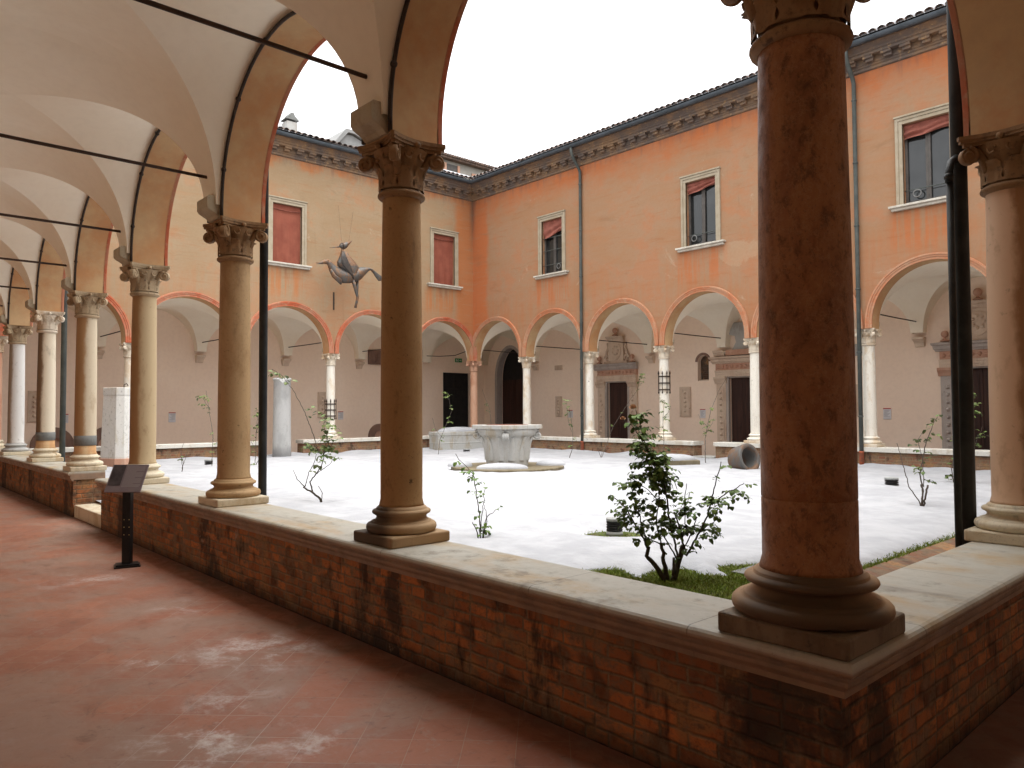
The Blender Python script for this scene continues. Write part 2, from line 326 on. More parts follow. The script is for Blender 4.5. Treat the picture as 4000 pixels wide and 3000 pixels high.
def wood_mat():
    c = Ctx('dark_wood'); p = c.pos(); x, y, z = c.xyz(p)
    n = c.noise(c.vec(c.ma('MULTIPLY', c.ma('ADD', x, y), 14.0), 0.0, c.ma('MULTIPLY', z, 0.8)), 1.0, 6, 0.7)
    col = c.mix(c.rng(n, 0.35, 0.65), (0.060, 0.026, 0.018), (0.028, 0.014, 0.011)); return c.fin(col, 0.6)
M_WOOD = wood_mat()
M_DARK = simple('dark_door_paint', (0.012, 0.012, 0.013), (0.02, 0.019, 0.019), 4, 0.6, coords='pos')
M_FRAME = simple('window_stone_frame', (0.38, 0.325, 0.24), (0.32, 0.265, 0.185), 4, 0.85, bump=0.1, coords='pos')
M_SILL = simple('sill_stone', (0.58, 0.55, 0.48), (0.45, 0.41, 0.34), 5, 0.8, bump=0.1, coords='pos')
def blind_mat():
    c = Ctx('red_canvas'); p = c.pos(); x, y, z = c.xyz(p); n = c.noise(p, 3, 5, 0.6); st = c.noise(c.vec(c.ma('MULTIPLY', c.ma('ADD', x, y), 18.0), 0.0, z), 1.0, 3, 0.5)
    col = c.mix(c.rng(n, 0.35, 0.65), (0.255, 0.085, 0.055), (0.21, 0.066, 0.044)); col = c.mix(c.ma('MULTIPLY', c.rng(st, 0.4, 0.7), 0.25), col, (0.20, 0.045, 0.03))
    return c.fin(col, 0.9, spec=0.1)
M_BLIND = blind_mat()
M_BLIND2 = simple('faded_canvas', (0.30, 0.105, 0.075), (0.22, 0.075, 0.055), 6, 0.9, coords='pos')
M_CASE = simple('casement_paint', (0.07, 0.062, 0.056), (0.10, 0.09, 0.08), 6, 0.55, coords='pos')
def pane_mat():
    c = Ctx('window_glass'); p = c.pos(); n = c.noise(p, 0.9, 3, 0.5); c.bump(c.noise(p, 1.6, 2, 0.5), 0.06, 0.05)
    return c.fin(c.mix(c.rng(n, 0.4, 0.6), (0.016, 0.018, 0.018), (0.03, 0.032, 0.032)), 0.06, spec=0.55)
M_PANE = pane_mat()
def brick_mat(name, b1, b2, mort, stainf, pier=None, court=False):
    c = Ctx(name); p = c.pos(); x, y, z = c.xyz(p); u = c.ma('ADD', x, y)
    wv = c.addv(c.vec(u, z, 0.0), c.scale(c.addv(c.n('ShaderNodeTexNoise').outputs['Color'], (-0.5, -0.5, -0.5)), 0.0, 0.0, 0.0))
    dn = c.n('ShaderNodeTexNoise'); c.L(p, dn.inputs['Vector']); dn.inputs['Scale'].default_value = 7; dn.inputs['Detail'].default_value = 4
    wv = c.addv(c.vec(u, z, 0.0), c.scale(c.addv(dn.outputs['Color'], (-0.5, -0.5, -0.5)), 0.035, 0.028, 0.0))
    b = c.n('ShaderNodeTexBrick'); c.L(wv, b.inputs['Vector']); b.inputs['Scale'].default_value = 1.0
    b.inputs['Brick Width'].default_value = 0.245; b.inputs['Row Height'].default_value = 0.072; b.inputs['Mortar Size'].default_value = 0.0125; b.inputs['Mortar Smooth'].default_value = 0.9; b.inputs['Bias'].default_value = 0.0
    b.offset = 0.5; b.squash = 0.62; b.squash_frequency = 2
    b.inputs['Color1'].default_value = b1 + (1,); b.inputs['Color2'].default_value = b2 + (1,); b.inputs['Mortar'].default_value = mort + (1,)
    n1 = c.noise(p, 1.7, 6, 0.7); n2 = c.noise(p, 6.5, 6, 0.72); n3 = c.noise(p, 30, 4, 0.7); n4 = c.noise(c.scale(p, 1, 1, 0.35), 3.3, 5, 0.68)
    col = b.outputs['Color']
    cell = c.noise(c.addv(wv, (3.0, 1.0, 0.0)), 4.1, 1, 0.5)
    col = c.mix(c.rng(cell, 0.56, 0.66, 0, 0.7), col, (0.34, 0.19, 0.085)); col = c.mix(c.rng(cell, 0.42, 0.34, 0, 0.75), col, (0.085, 0.046, 0.03))
    col = c.mix(c.rng(n2, 0.45, 0.64, 0, 0.85), col, tuple(0.85 * k_ for k_ in mort)); col = c.mix(c.rng(c.noise(c.scale(p, 1, 1, 2.5), 12, 5, 0.7), 0.50, 0.64, 0, 0.65), col, tuple(0.75 * k_ for k_ in mort))                                   # mortar smears
    col = c.mix(c.rng(n1, 0.60, 0.70, 0, 0.65), col, (0.27, 0.165, 0.105))                   # rubbed, powdery bricks
    st = c.rng(n4, 0.62 - stainf * 0.2, 0.74 - stainf * 0.2, 0, 0.85); col = c.mix(st, col, (0.032, 0.027, 0.024))
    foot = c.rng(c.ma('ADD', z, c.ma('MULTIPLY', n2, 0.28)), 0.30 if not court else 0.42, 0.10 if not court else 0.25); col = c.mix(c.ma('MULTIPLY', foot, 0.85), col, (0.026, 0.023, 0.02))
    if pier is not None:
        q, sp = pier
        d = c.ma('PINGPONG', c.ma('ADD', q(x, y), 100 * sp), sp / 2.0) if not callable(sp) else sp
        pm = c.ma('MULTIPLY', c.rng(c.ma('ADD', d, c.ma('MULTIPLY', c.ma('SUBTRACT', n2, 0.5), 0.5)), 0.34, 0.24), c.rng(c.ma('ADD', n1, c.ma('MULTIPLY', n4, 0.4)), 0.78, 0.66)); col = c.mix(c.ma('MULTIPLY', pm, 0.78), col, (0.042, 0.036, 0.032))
    col = c.mix(c.rng(n3, 0.5, 0.72, 0, 0.45), col, (0.05, 0.035, 0.025)); col = c.mix(c.rng(c.noise(c.addv(p, (5.0, 5.0, 0.0)), 3.4, 8, 0.75), 0.63, 0.69, 0, 0.55), col, (0.42, 0.30, 0.21))
    h = c.ma('ADD', c.ma('MULTIPLY', c.ma('SUBTRACT', 1.0, b.outputs['Fac']), 1.0), c.ma('ADD', c.ma('MULTIPLY', n2, 0.9), c.ma('MULTIPLY', n3, 0.35)))
    c.bump(h, 0.7, 0.012); return c.fin(col, 0.92, spec=0.15)
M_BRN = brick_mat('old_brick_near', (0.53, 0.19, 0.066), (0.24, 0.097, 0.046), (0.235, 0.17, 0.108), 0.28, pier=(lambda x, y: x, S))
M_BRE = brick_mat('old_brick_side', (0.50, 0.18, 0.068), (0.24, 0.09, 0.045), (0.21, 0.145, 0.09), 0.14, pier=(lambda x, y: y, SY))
M_BRF = brick_mat('old_brick_court', (0.25, 0.10, 0.06), (0.25, 0.145, 0.085), (0.28, 0.205, 0.13), 0.25, court=True)
M_NICHE = brick_mat('niche_brick', (0.10, 0.05, 0.03), (0.06, 0.035, 0.025), (0.13, 0.10, 0.075), 0.3)
M_BRP = brick_mat('paving_brick', (0.22, 0.095, 0.05), (0.16, 0.07, 0.045), (0.16, 0.13, 0.09), 0.0)
def coping_mat(ax):
    c = Ctx('coping_stone'); p = c.pos(); x, y, z = c.xyz(p); u = c.ma('ADD', x if ax == 'x' else y, 0.0)
    n1 = c.noise(c.scale(p, 1, 1.6, 1), 1.3, 6, 0.66, 0.3); n2 = c.noise(p, 5, 6, 0.7); n3 = c.noise(p, 32, 5, 0.7)
    col = c.mix(c.rng(n1, 0.46, 0.68), (0.43, 0.415, 0.355), (0.42, 0.315, 0.185)); col = c.mix(c.rng(n2, 0.52, 0.72, 0, 0.7), col, (0.18, 0.15, 0.11)); n7 = c.noise(c.scale(p, 0.6, 1.6, 1), 2.0, 6, 0.7, 0.5); col = c.mix(c.rng(n7, 0.57, 0.72, 0, 0.55), col, (0.16, 0.135, 0.105))
    col = c.mix(c.rng(n3, 0.6, 0.72, 0, 0.5), col, (0.14, 0.12, 0.10))
    d = None
    for jx in ((-0.41, -1.40, -2.84, -4.35, -5.9, -7.45, -9.0, -13.2, -14.9, -16.6) if ax == 'x' else (0.43, 1.60, 2.95, 4.5)):
        t_ = c.ma('ABSOLUTE', c.ma('SUBTRACT', u, jx)); d = t_ if d is None else c.ma('MINIMUM', d, t_)
    joint = c.rng(d, 0.005, 0.0015); col = c.mix(c.ma('MULTIPLY', joint, 0.6), col, (0.05, 0.04, 0.032))
    side = c.rng(z, 0.695, 0.665); col = c.mix(c.ma('MULTIPLY', side, 0.9), col, c.mix(c.rng(c.noise(p, 7, 4, 0.6), 0.35, 0.65), (0.29, 0.18, 0.11), (0.20, 0.125, 0.08)))   # grimy moulded nosing
    c.bump(c.ma('ADD', c.ma('MULTIPLY', n3, 0.5), c.ma('ADD', n2, c.ma('MULTIPLY', joint, -2.0))), 0.2, 0.008); return c.fin(col, c.rng(n2, 0.3, 0.7, 0.38, 0.7), spec=0.4)
M_COP = coping_mat('x'); M_COPE = coping_mat('y')
M_COPF = stone('far_coping_stone', (0.62, 0.60, 0.54), (0.50, 0.45, 0.37), (0.15, 0.13, 0.11), 0.4, 0.3, 14.0)
def floor_mat():
    c = Ctx('terracotta_paving'); p = c.pos(); x, y, z = c.xyz(p)
    k = 0.70710678
    a = c.ma('MULTIPLY', c.ma('ADD', x, y), k); b_ = c.ma('MULTIPLY', c.ma('SUBTRACT', y, x), k)
    b = c.n('ShaderNodeTexBrick'); c.L(c.vec(c.ma('ADD', a, 100.03), c.ma('ADD', b_, 100.05), 0.0), b.inputs['Vector']); b.inputs['Scale'].default_value = 1.0
    b.inputs['Brick Width'].default_value = 0.262; b.inputs['Row Height'].default_value = 0.262; b.inputs['Mortar Size'].default_value = 0.0021; b.inputs['Mortar Smooth'].default_value = 0.3; b.offset = 0.0; b.squash = 1.0; b.inputs['Bias'].default_value = 0.0
    b.inputs['Color1'].default_value = (0.375, 0.155, 0.092, 1); b.inputs['Color2'].default_value = (0.305, 0.122, 0.075, 1); b.inputs['Mortar'].default_value = (0.36, 0.24, 0.175, 1)
    n1 = c.noise(p, 1.1, 7, 0.68, 0.4); n2 = c.noise(c.scale(p, 1.0, 1.5, 1), 3.6, 7, 0.7, 0.6); n3 = c.noise(p, 21, 5, 0.75); n4 = c.noise(p, 0.42, 4, 0.6)
    col = c.mix(c.rng(n1, 0.41, 0.62, 0, 0.82), b.outputs['Color'], (0.31, 0.20, 0.15))            # dusty grey-brown wear
    col = c.mix(c.rng(n2, 0.55, 0.7, 0, 0.6), col, (0.36, 0.25, 0.20)); col = c.mix(c.rng(n2, 0.44, 0.30, 0, 0.6), col, (0.15, 0.062, 0.042)); n8 = c.noise(c.scale(p, 1.6, 1.0, 1), 9.0, 7, 0.74, 0.4); col = c.mix(c.rng(n8, 0.54, 0.70, 0, 0.5), col, (0.33, 0.24, 0.20)); col = c.mix(c.rng(n8, 0.44, 0.32, 0, 0.45), col, (0.14, 0.06, 0.042))
    # salt bloom where melt water dried
    bl = None
    for (bx, by, br, amt) in ((-2.3, -1.62, 0.58, 1.0), (-2.75, -1.35, 0.4, 0.7), (-3.5, -0.85, 0.65, 1.0), (-3.75, -1.45, 0.34, 0.9), (-5.0, -0.75, 0.5, 0.55), (-6.8, -1.15, 0.6, 0.6), (-1.95, -1.25, 0.35, 0.7)):
        dx = c.ma('SUBTRACT', x, bx); dy = c.ma('SUBTRACT', y, by); dd = c.ma('SQRT', c.ma('ADD', c.ma('MULTIPLY', dx, dx), c.ma('MULTIPLY', dy, dy)))
        m_ = c.ma('MULTIPLY', c.rng(dd, br, br * 0.15), amt); bl = m_ if bl is None else c.ma('MAXIMUM', bl, m_)
    nb_ = c.noise(c.scale(p, 1.0, 1.0, 1), 2.6, 8, 0.74, 0.25); bloom = c.ma('MULTIPLY', bl, c.ma('MULTIPLY', c.rng(nb_, 0.47, 0.66), c.rng(n3, 0.30, 0.6, 0.35, 1.0)))
    jl = c.ma('MULTIPLY', bl, c.ma('MULTIPLY', b.outputs['Fac'], 0.6))
    col = c.mix(c.ma('MAXIMUM', c.ma('MULTIPLY', bloom, 1.0), jl), col, (0.62, 0.57, 0.54))
    col = c.mix(c.rng(n3, 0.55, 0.75, 0, 0.3), col, (0.14, 0.075, 0.055))
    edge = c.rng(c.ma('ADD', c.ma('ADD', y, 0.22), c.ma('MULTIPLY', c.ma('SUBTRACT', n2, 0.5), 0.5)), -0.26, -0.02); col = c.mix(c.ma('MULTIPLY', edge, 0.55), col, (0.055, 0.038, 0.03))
    c.bump(c.ma('ADD', c.ma('MULTIPLY', b.outputs['Fac'], -0.5), c.ma('ADD', n2, c.ma('MULTIPLY', n3, 0.3))), 0.22, 0.006)
    return c.fin(col, c.rng(n2, 0.3, 0.7, 0.42, 0.68), spec=0.35)
M_FLOOR = floor_mat()
M_SOIL = simple('lawn_soil', (0.055, 0.085, 0.02), (0.085, 0.07, 0.035), 9, 0.95, bump=0.6, coords='pos')
M_GROUND = simple('ground_earth', (0.12, 0.10, 0.08), (0.09, 0.08, 0.06), 0.4, 0.95, coords='pos')
M_GRASS = simple('grass_blades', (0.17, 0.245, 0.03), (0.225, 0.255, 0.055), 6, 0.7, coords='pos')
M_LEAF = simple('rose_leaf', (0.055, 0.10, 0.02), (0.13, 0.185, 0.04), 14, 0.6, coords='pos', spec=0.25)
M_LEAFY = simple('young_rose_leaf', (0.075, 0.14, 0.022), (0.12, 0.19, 0.035), 14, 0.55, coords='pos')
M_LEAFL = simple('pale_rose_leaf', (0.085, 0.15, 0.035), (0.15, 0.17, 0.055), 14, 0.5, coords='pos')
M_STEM = simple('rose_stem', (0.040, 0.031, 0.022), (0.075, 0.06, 0.04), 25, 0.85, coords='pos')
M_STEMG = simple('rose_stem_grey', (0.13, 0.105, 0.085), (0.09, 0.075, 0.06), 25, 0.85, coords='pos')
M_BLOOM = simple('faded_rose', (0.52, 0.34, 0.20), (0.42, 0.20, 0.12), 30, 0.8, coords='pos')
M_BLACK = simple('black_metal', (0.012, 0.012, 0.012), (0.022, 0.02, 0.02), 8, 0.42, 0.2, coords='pos')
M_PANEL = simple('panel_print', (0.155, 0.125, 0.135), (0.175, 0.145, 0.15), 5, 0.4, coords='pos')
M_PHOTO = simple('panel_photo', (0.035, 0.03, 0.033), (0.065, 0.055, 0.058), 9, 0.4, coords='pos')
M_TEXT = simple('panel_text', (0.36, 0.32, 0.33), (0.33, 0.30, 0.30), 5, 0.5, coords='pos')
M_LAMP = simple('lamp_cap_grey', (0.33, 0.34, 0.33), (0.26, 0.27, 0.26), 8, 0.5, coords='pos')
M_PAPER = simple('sign_white', (0.66, 0.66, 0.68), (0.60, 0.60, 0.62), 5, 0.6, coords='pos')
M_INK = simple('sign_ink', (0.19, 0.18, 0.19), (0.22, 0.2, 0.2), 5, 0.7, coords='pos')
M_REDT = simple('sign_red', (0.45, 0.05, 0.04), (0.38, 0.05, 0.04), 5, 0.6, coords='pos')
M_EXIT = simple('exit_green', (0.03, 0.24, 0.07), (0.04, 0.28, 0.08), 5, 0.5, coords='pos')
M_BRASS = simple('brass_screw', (0.5, 0.36, 0.14), (0.6, 0.45, 0.2), 5, 0.35, 0.8, coords='pos')
def rust_mat():
    c = Ctx('patinated_copper'); p = c.pos(); n1 = c.noise(p, 3.4, 6, 0.7, 0.4); n2 = c.noise(p, 14, 5, 0.7)
    col = c.mix(c.rng(n1, 0.44, 0.58), (0.11, 0.108, 0.102), (0.20, 0.112, 0.063)); col = c.mix(c.rng(n2, 0.45, 0.70, 0, 0.7), col, (0.085, 0.055, 0.042)); c.bump(n2, 0.2, 0.01)
    return c.fin(col, 0.5, 0.45)
M_RUST = rust_mat()
M_RUSTD = simple('dark_iron_sheet', (0.04, 0.036, 0.034), (0.07, 0.055, 0.045), 9, 0.55, 0.4, coords='pos')
M_CAST = simple('pale_render', (0.27, 0.27, 0.265), (0.22, 0.22, 0.215), 1.5, 0.9, coords='pos')
M_CREAM = simple('cream_render', (0.33, 0.31, 0.275), (0.28, 0.26, 0.23), 1.2, 0.9, coords='pos')
M_JAR = stone('jar_clay', (0.11, 0.108, 0.103), (0.155, 0.09, 0.055), (0.04, 0.035, 0.03), 0.66, 0.5, 15.0)
M_LUN = stone('brown_relief_stone', (0.22, 0.135, 0.10), (0.17, 0.105, 0.08), (0.07, 0.05, 0.04), 0.5, 0.4, 16.0)

# ------------------------------------------------------------------ ground, floor, lawn, snow
g = MB(); g.poly([(-400, -400, -0.06), (400, -400, -0.06), (400, 400, -0.06), (-400, 400, -0.06)])
tag(g.build('ground', M_GROUND), kind='structure')
fl = MB()
x0, x1, y0, y1 = XA - DEP - 0.05, DEP + 0.05, -DEP - 0.05, W + DEP + 0.05
fl.poly([(x0, y0, 0), (x1, y0, 0), (x1, 0, 0), (x0, 0, 0)]); fl.poly([(x0, W, 0), (x1, W, 0), (x1, y1, 0), (x0, y1, 0)])
fl.poly([(x0, 0, 0), (XA, 0, 0), (XA, W, 0), (x0, W, 0)]); fl.poly([(0, 0, 0), (x1, 0, 0), (x1, W, 0), (0, W, 0)])
tag(fl.build('loggia_floor', M_FLOOR), kind='structure')
lw = MB(); lw.poly([(XA, 0, GZ), (0, 0, GZ), (0, W, GZ), (XA, W, GZ)])
tag(lw.build('courtyard_lawn', M_SOIL), kind='structure')
pv = MB(); pv.box(-1.50, -0.15, 0.15, W - 0.15, GZ + 0.001, GZ + 0.016)
tag(pv.build('brick_edging', M_BRP), kind='structure')

MELT = [(0, -0.1), (-3.36, -0.1), (-3.32, 1.6), (-3.26, 2.29), (-3.13, 2.52), (-2.81, 2.37), (-2.71, 2.31), (-2.8, 2.56), (-2.8, 2.78), (-2.66, 2.97), (-2.46, 2.91), (-2.2, 3.01), (-2.4, 3.15), (-2.48, 3.24), (-2.49, 3.43), (-2.25, 3.75), (-1.8, 3.95), (-1.56, 4.15), (-1.56, 5.4), (-1.54, 6.4), (-1.52, 15.7), (0, 15.7)]
HOLES = [(-4.36, 3.97, 0.46, 0.45), (-2.48, 2.47, 0.22, 0.2), (-9.31, 2.72, 0.16, 0.1), (-2.64, 8.93, 0.16, 0.1), (-5.09, 2.46, 0.14, 0.1), (-4.06, 11.59, 0.2, 0.2), (-16.89, 3.12, 0.15, 0.08), (-18.95, 4.51, 0.2, 0.14), (-18.41, 13.0, 0.2, 0.14)]
def seg_d(p, a, b):
    ax, ay = a; bx, by = b; dx, dy = bx - ax, by - ay; t = max(0, min(1, ((p[0] - ax) * dx + (p[1] - ay) * dy) / (dx * dx + dy * dy + 1e-12)))
    return math.hypot(p[0] - ax - t * dx, p[1] - ay - t * dy)
def melt_sd(x, y):
    if x < -4.2: return 1.0
    ins = False; d = 9
    for i in range(len(MELT)):
        a, b = MELT[i], MELT[(i + 1) % len(MELT)]; d = min(d, seg_d((x, y), a, b))
        if (a[1] > y) != (b[1] > y) and x < (b[0] - a[0]) * (y - a[1]) / (b[1] - a[1]) + a[0]: ins = not ins
    return -d if ins else d
def snow_z(x, y):
    sd_ = melt_sd(x, y) + 0.035 * mnoise.noise((x * 5, y * 5, 0)) + 0.025 * mnoise.noise((x * 14, y * 14, 3))
    dep = 0.085 * (1 - math.exp(-max(sd_, 0) / 0.10)) - (0.03 if sd_ < 0 else 0)
    for hx, hy, hr, hd in HOLES:
        d = math.hypot(x - hx, y - hy) + 0.03 * mnoise.noise((x * 7, y * 7, 8))
        if d < hr * 1.6: dep -= hd * 0.34 * (1 - min(1, max(0, (d - hr * 0.55) / (hr * 0.9)))) ** 1.5
    far = min(1, max(0, (-x - 3) / 8.0)); far2 = min(1, max(0, (y - 6) / 7.0)); f = max(far, far2)
    und = 0.034 * mnoise.noise((x * 0.8, y * 0.8, 1)) + 0.020 * mnoise.noise((x * 2.3, y * 2.3, 5)) + 0.008 * mnoise.noise((x * 7, y * 7, 2))
    z = GZ + dep + (und + 0.03 * f if sd_ > 0.05 else und * max(0, sd_) / 0.05)
    e = min(x - XA, W - y); z += 0.10 * math.exp(-max(0, e - 0.3) / 0.5) * (0.6 + 0.8 * mnoise.noise((x * 1.1, y * 1.1, 9)))   # drift at the far walls
    return z
def steps(a, b, st): n = max(1, int(round((b - a) / st))); return [a + (b - a) * i / n for i in range(n)]
xs = steps(XA + 0.1, -5.4, 0.13) + steps(-5.4, -1.0, 0.045) + [-1.0]
ys = steps(0.1, 5.0, 0.045) + steps(5.0, W - 0.1, 0.13) + [W - 0.1]
sn = MB(); sn.smooth = True
ids = [[sn.vert((x, y, snow_z(x, y))) for x in xs] for y in ys]
for j in range(len(ys) - 1):
    for i in range(len(xs) - 1):
        q = (ids[j][i], ids[j][i + 1], ids[j + 1][i + 1], ids[j + 1][i])
        if max(sn.v[k].z for k in q) > GZ - 0.005: sn.face(q)
tag(sn.build('snow', M_SNOW), kind='structure')
# grass: blades in the melted patches
gr = MB(); random.seed(3)
def blade(x, y, h):
    a = random.uniform(0, 6.28); w = random.uniform(0.003, 0.006); lx, ly = random.gauss(0, 0.5) * h, random.gauss(0, 0.5) * h; z = GZ - 0.004
    gr.poly([(x - w * math.cos(a), y - w * math.sin(a), z), (x + w * math.cos(a), y + w * math.sin(a), z), (x + lx * 0.5 + w * 0.7 * math.cos(a), y + ly * 0.5 + w * 0.7 * math.sin(a), z + h * 0.7), (x + lx, y + ly, z + h)])
k = 0
while k < 26000:
    x, y = random.uniform(-3.4, -1.5), random.uniform(1.5, 4.4)
    if melt_sd(x, y) < 0.03 and not (-2.25 < x < -1.75 and 3.2 < y < 3.7 and random.random() < 0.97): blade(x, y, random.uniform(0.012, 0.032) * (1.0 if random.random() < .93 else 1.7)); k += 1
for k in range(5000): blade(random.uniform(-1.62, -1.49), random.uniform(3.9, 15), random.uniform(0.02, 0.05))
for hx, hy, hr, hd in HOLES[:2]:
    for k in range(500):
        a, r = random.uniform(0, 6.28), hr * math.sqrt(random.random()) * 0.9; blade(hx + r * math.cos(a), hy + r * math.sin(a), random.uniform(0.015, 0.04))
tag(gr.build('grass', M_GRASS), kind='stuff')

# ------------------------------------------------------------------ the four wings
def TN(x, y, z): return (-x, y, z)
def TE(x, y, z): return (-y, x, z)
def TA(x, y, z): return (XA + y, W - x, z)
def TB(x, y, z): return (XA + x, W - y, z)
WING = {
 'N': dict(T=TN, n=NX, s=S, loc=(-LX / 2, -1.8, 0), fm=M_FA, top=6.6, label='near cloister range whose whitewashed vaults and tie rods run away on the left'),  # unseen top kept to one storey so skylight reaches the far loggias
 'E': dict(T=TE, n=NY, s=SY, loc=(1.8, W / 2, 0), fm=M_FB, top=6.6, label='cloister range at the right edge, only its ochre arch above the column showing'),  # unseen top lowered likewise to let more sky into the far arcades
 'A': dict(T=TA, n=NY, s=SY, loc=(XA - 1.8, W / 2, 0), fm=M_FA, top=ZTOP, label='tan plastered cloister range with fully drawn red blinds behind the hanging bird sculpture'),
 'B': dict(T=TB, n=NX, s=S, loc=(-LX / 2, W + 1.8, 0), fm=M_FB, top=ZTOP, label='orange plastered cloister range with half-raised red blinds and carved portals in its arcade'),
}
for k_, w in WING.items(): w['e'] = thing('cloister_range', w['label'], 'building', w['loc']); w['L'] = w['n'] * w['s']

def rect_holes(mb, T, y, x0, x1, z0, z1, holes, depth):
    """a wall face at local y with rectangular holes (a,b,c,d) and their reveals going to y-depth"""
    X = sorted({x0, x1} | {h[0] for h in holes} | {h[1] for h in holes}); Z = sorted({z0, z1} | {h[2] for h in holes} | {h[3] for h in holes})
    for a, b in zip(X, X[1:]):
        for c, d in zip(Z, Z[1:]):
            if any(h[0] <= a and b <= h[1] and h[2] <= c and d <= h[3] for h in holes): continue
            mb.poly([T(a, y, c), T(b, y, c), T(b, y, d), T(a, y, d)])
    for a, b, c, d in holes:
        q = y - depth
        mb.poly([T(a, y, c), T(a, q, c), T(a, q, d), T(a, y, d)]); mb.poly([T(b, y, c), T(b, y, d), T(b, q, d), T(b, q, c)])
        mb.poly([T(a, y, d), T(a, q, d), T(b, q, d), T(b, y, d)]); mb.poly([T(a, y, c), T(b, y, c), T(b, q, c), T(a, q, c)])

WIN = {'A': [W - 14.03, W - 7.71, W - 1.39], 'B': [XA * -1 - 16.66, -XA - 10.62, -XA - 4.6], 'N': [], 'E': []}
WW, WZ0, WZ1 = 0.50, 6.40, 8.31
NSEG = 40
for key, w in WING.items():
    T, n, s, L, E_, fm = w['T'], w['n'], w['s'], w['L'], w['e'], w['fm']
    # facade with arches
    mb = MB(); ra = s / 2 - (S / 2 - RA)
    zmid = 5.5; HD = w['top'] - ZTOP
    for face, yy in ((1, TH), (-1, -TH)):
        mb.cur = 0 if face > 0 else 1
        for b in range(n):
            xc = (b + 0.5) * s
            pts = [(xc - ra, ZSP)] + [(xc - ra * math.cos(math.pi * i / NSEG), ZC + RA * math.sin(math.pi * i / NSEG)) for i in range(NSEG + 1)] + [(xc + ra, ZSP)]
            xl = b * s; xr = (b + 1) * s
            if face > 0:
                if b == 0: xl = TH
                if b == n - 1: xr = L - TH
            mb.poly([T(xl, yy, ZSP), T(xc - ra, yy, ZSP), T(xc - ra, yy, ZC), T(xc - ra, yy, zmid), T(xl, yy, zmid)])
            mb.poly([T(xc + ra, yy, ZSP), T(xr, yy, ZSP), T(xr, yy, zmid), T(xc + ra, yy, zmid), T(xc + ra, yy, ZC)])
            for (a, c), (d, e) in zip(pts[1:-1], pts[2:-1]): mb.poly([T(a, yy, c), T(d, yy, e), T(d, yy, zmid), T(a, yy, zmid)])
    # corner jambs of the end bays (inside of the court corners)
    mb.cur = 1; mb.smooth = True
    for b in range(n):
        xc = (b + 0.5) * s
        pts = [(xc - ra, ZSP)] + [(xc - ra * math.cos(math.pi * i / NSEG), ZC + RA * math.sin(math.pi * i / NSEG)) for i in range(NSEG + 1)] + [(xc + ra, ZSP)]
        lo = [mb.vert(T(a, -TH, c)) for a, c in pts]; hi = [mb.vert(T(a, TH, c)) for a, c in pts]
        for i in range(len(pts) - 1): mb.face((lo[i], lo[i + 1], hi[i + 1], hi[i]))
        mb.smooth = False
        xl, xr = (b * s, xc - ra); mb.poly([T(xl, -TH, ZSP), T(xr, -TH, ZSP), T(xr, TH, ZSP), T(xl, TH, ZSP)]); xl, xr = (xc + ra, (b + 1) * s); mb.poly([T(xl, -TH, ZSP), T(xr, -TH, ZSP), T(xr, TH, ZSP), T(xl, TH, ZSP)])
        mb.smooth = True
    mb.smooth = False; mb.cur = 0
    rect_holes(mb, T, TH, TH, L - TH, zmid, w['top'], [(c - WW, c + WW, WZ0, WZ1) for c in WIN[key]], 0.24)
    mb.build('facade_wall', [fm, M_SOF], E_)
    # archivolts
    for b in range(n):
        xc = (b + 0.5) * s; am = MB()
        prof = [(0.0, -0.01), (0.0, 0.035), (0.055, 0.035), (0.062, 0.05), (0.10, 0.05), (0.107, 0.066), (0.148, 0.066), (0.158, 0.0)]
        st = [('j', 0)] + [('a', i) for i in range(NSEG + 1)] + [('k', 0)]
        def pf(t, a, o):
            kx = min(a, s / 2 - ra - 0.004)
            if t[0] == 'j': return T(xc - ra - kx, TH + o, ZSP)
            if t[0] == 'k': return T(xc + ra + kx, TH + o, ZSP)
            an = math.pi * t[1] / NSEG; return T(xc - (ra + kx) * math.cos(an), TH + o, ZC + (RA + a) * math.sin(an))
        am.sweep(prof, pf, st)
        am.build('archivolt', M_ARCHB if key == 'B' else M_ARCH, E_)
    # vault bays (groin vaults, four webs each)
    cyv, bb = -1.72, 1.46
    def zp(q, r_=1.0): return ZV + (1.225 + (HV - 1.225) * r_ * r_) * math.sqrt(max(0.0, 1 - q * q))
    K = 22
    qs = [math.sin(math.pi / 2 * (i / K * 2 - 1)) for i in range(K + 1)]; rsn = [math.sin(math.pi / 2 * i / K) for i in range(K + 1)]
    for b in range(-1, n):
        vb = MB(); vb.smooth = True
        if b < 0: xc, av = cyv, bb
        else: xc, av = (b + 0.5) * s, ra + 0.022
        for sg in (1, -1):
            rows = [[vb.vert(T(xc + av * r * q, cyv + sg * bb * r, zp(r * q, r))) for q in qs] for r in rsn]
            if sg > 0 and b >= 0: rows.append([vb.vert(T(xc + av * q, -TH - 0.001, zp(q))) for q in qs])
            if sg < 0: rows.append([vb.vert(T(xc + av * q, -DEP - 0.01, zp(q))) for q in qs])
            for A_, B_ in zip(rows, rows[1:]):
                for i in range(K): vb.face((A_[i], A_[i + 1], B_[i + 1], B_[i]))
            rows = [[vb.vert(T(xc + sg * av * r, cyv + bb * r * q, zp(r * q, r))) for q in qs] for r in rsn]
            lim = [xc + sg * av]
            if b >= 0: e_ = (b + 1) * s if sg > 0 else b * s; rows.append([vb.vert(T(e_, cyv + bb * q, zp(q))) for q in qs])
            elif sg > 0: rows.append([vb.vert(T(0.0, cyv + bb * q, zp(q))) for q in qs])
            else: rows.append([vb.vert(T(-DEP - 0.01, cyv + bb * q, zp(q))) for q in qs])
            for A_, B_ in zip(rows, rows[1:]):
                for i in range(K): vb.face((A_[i], A_[i + 1], B_[i + 1], B_[i]))
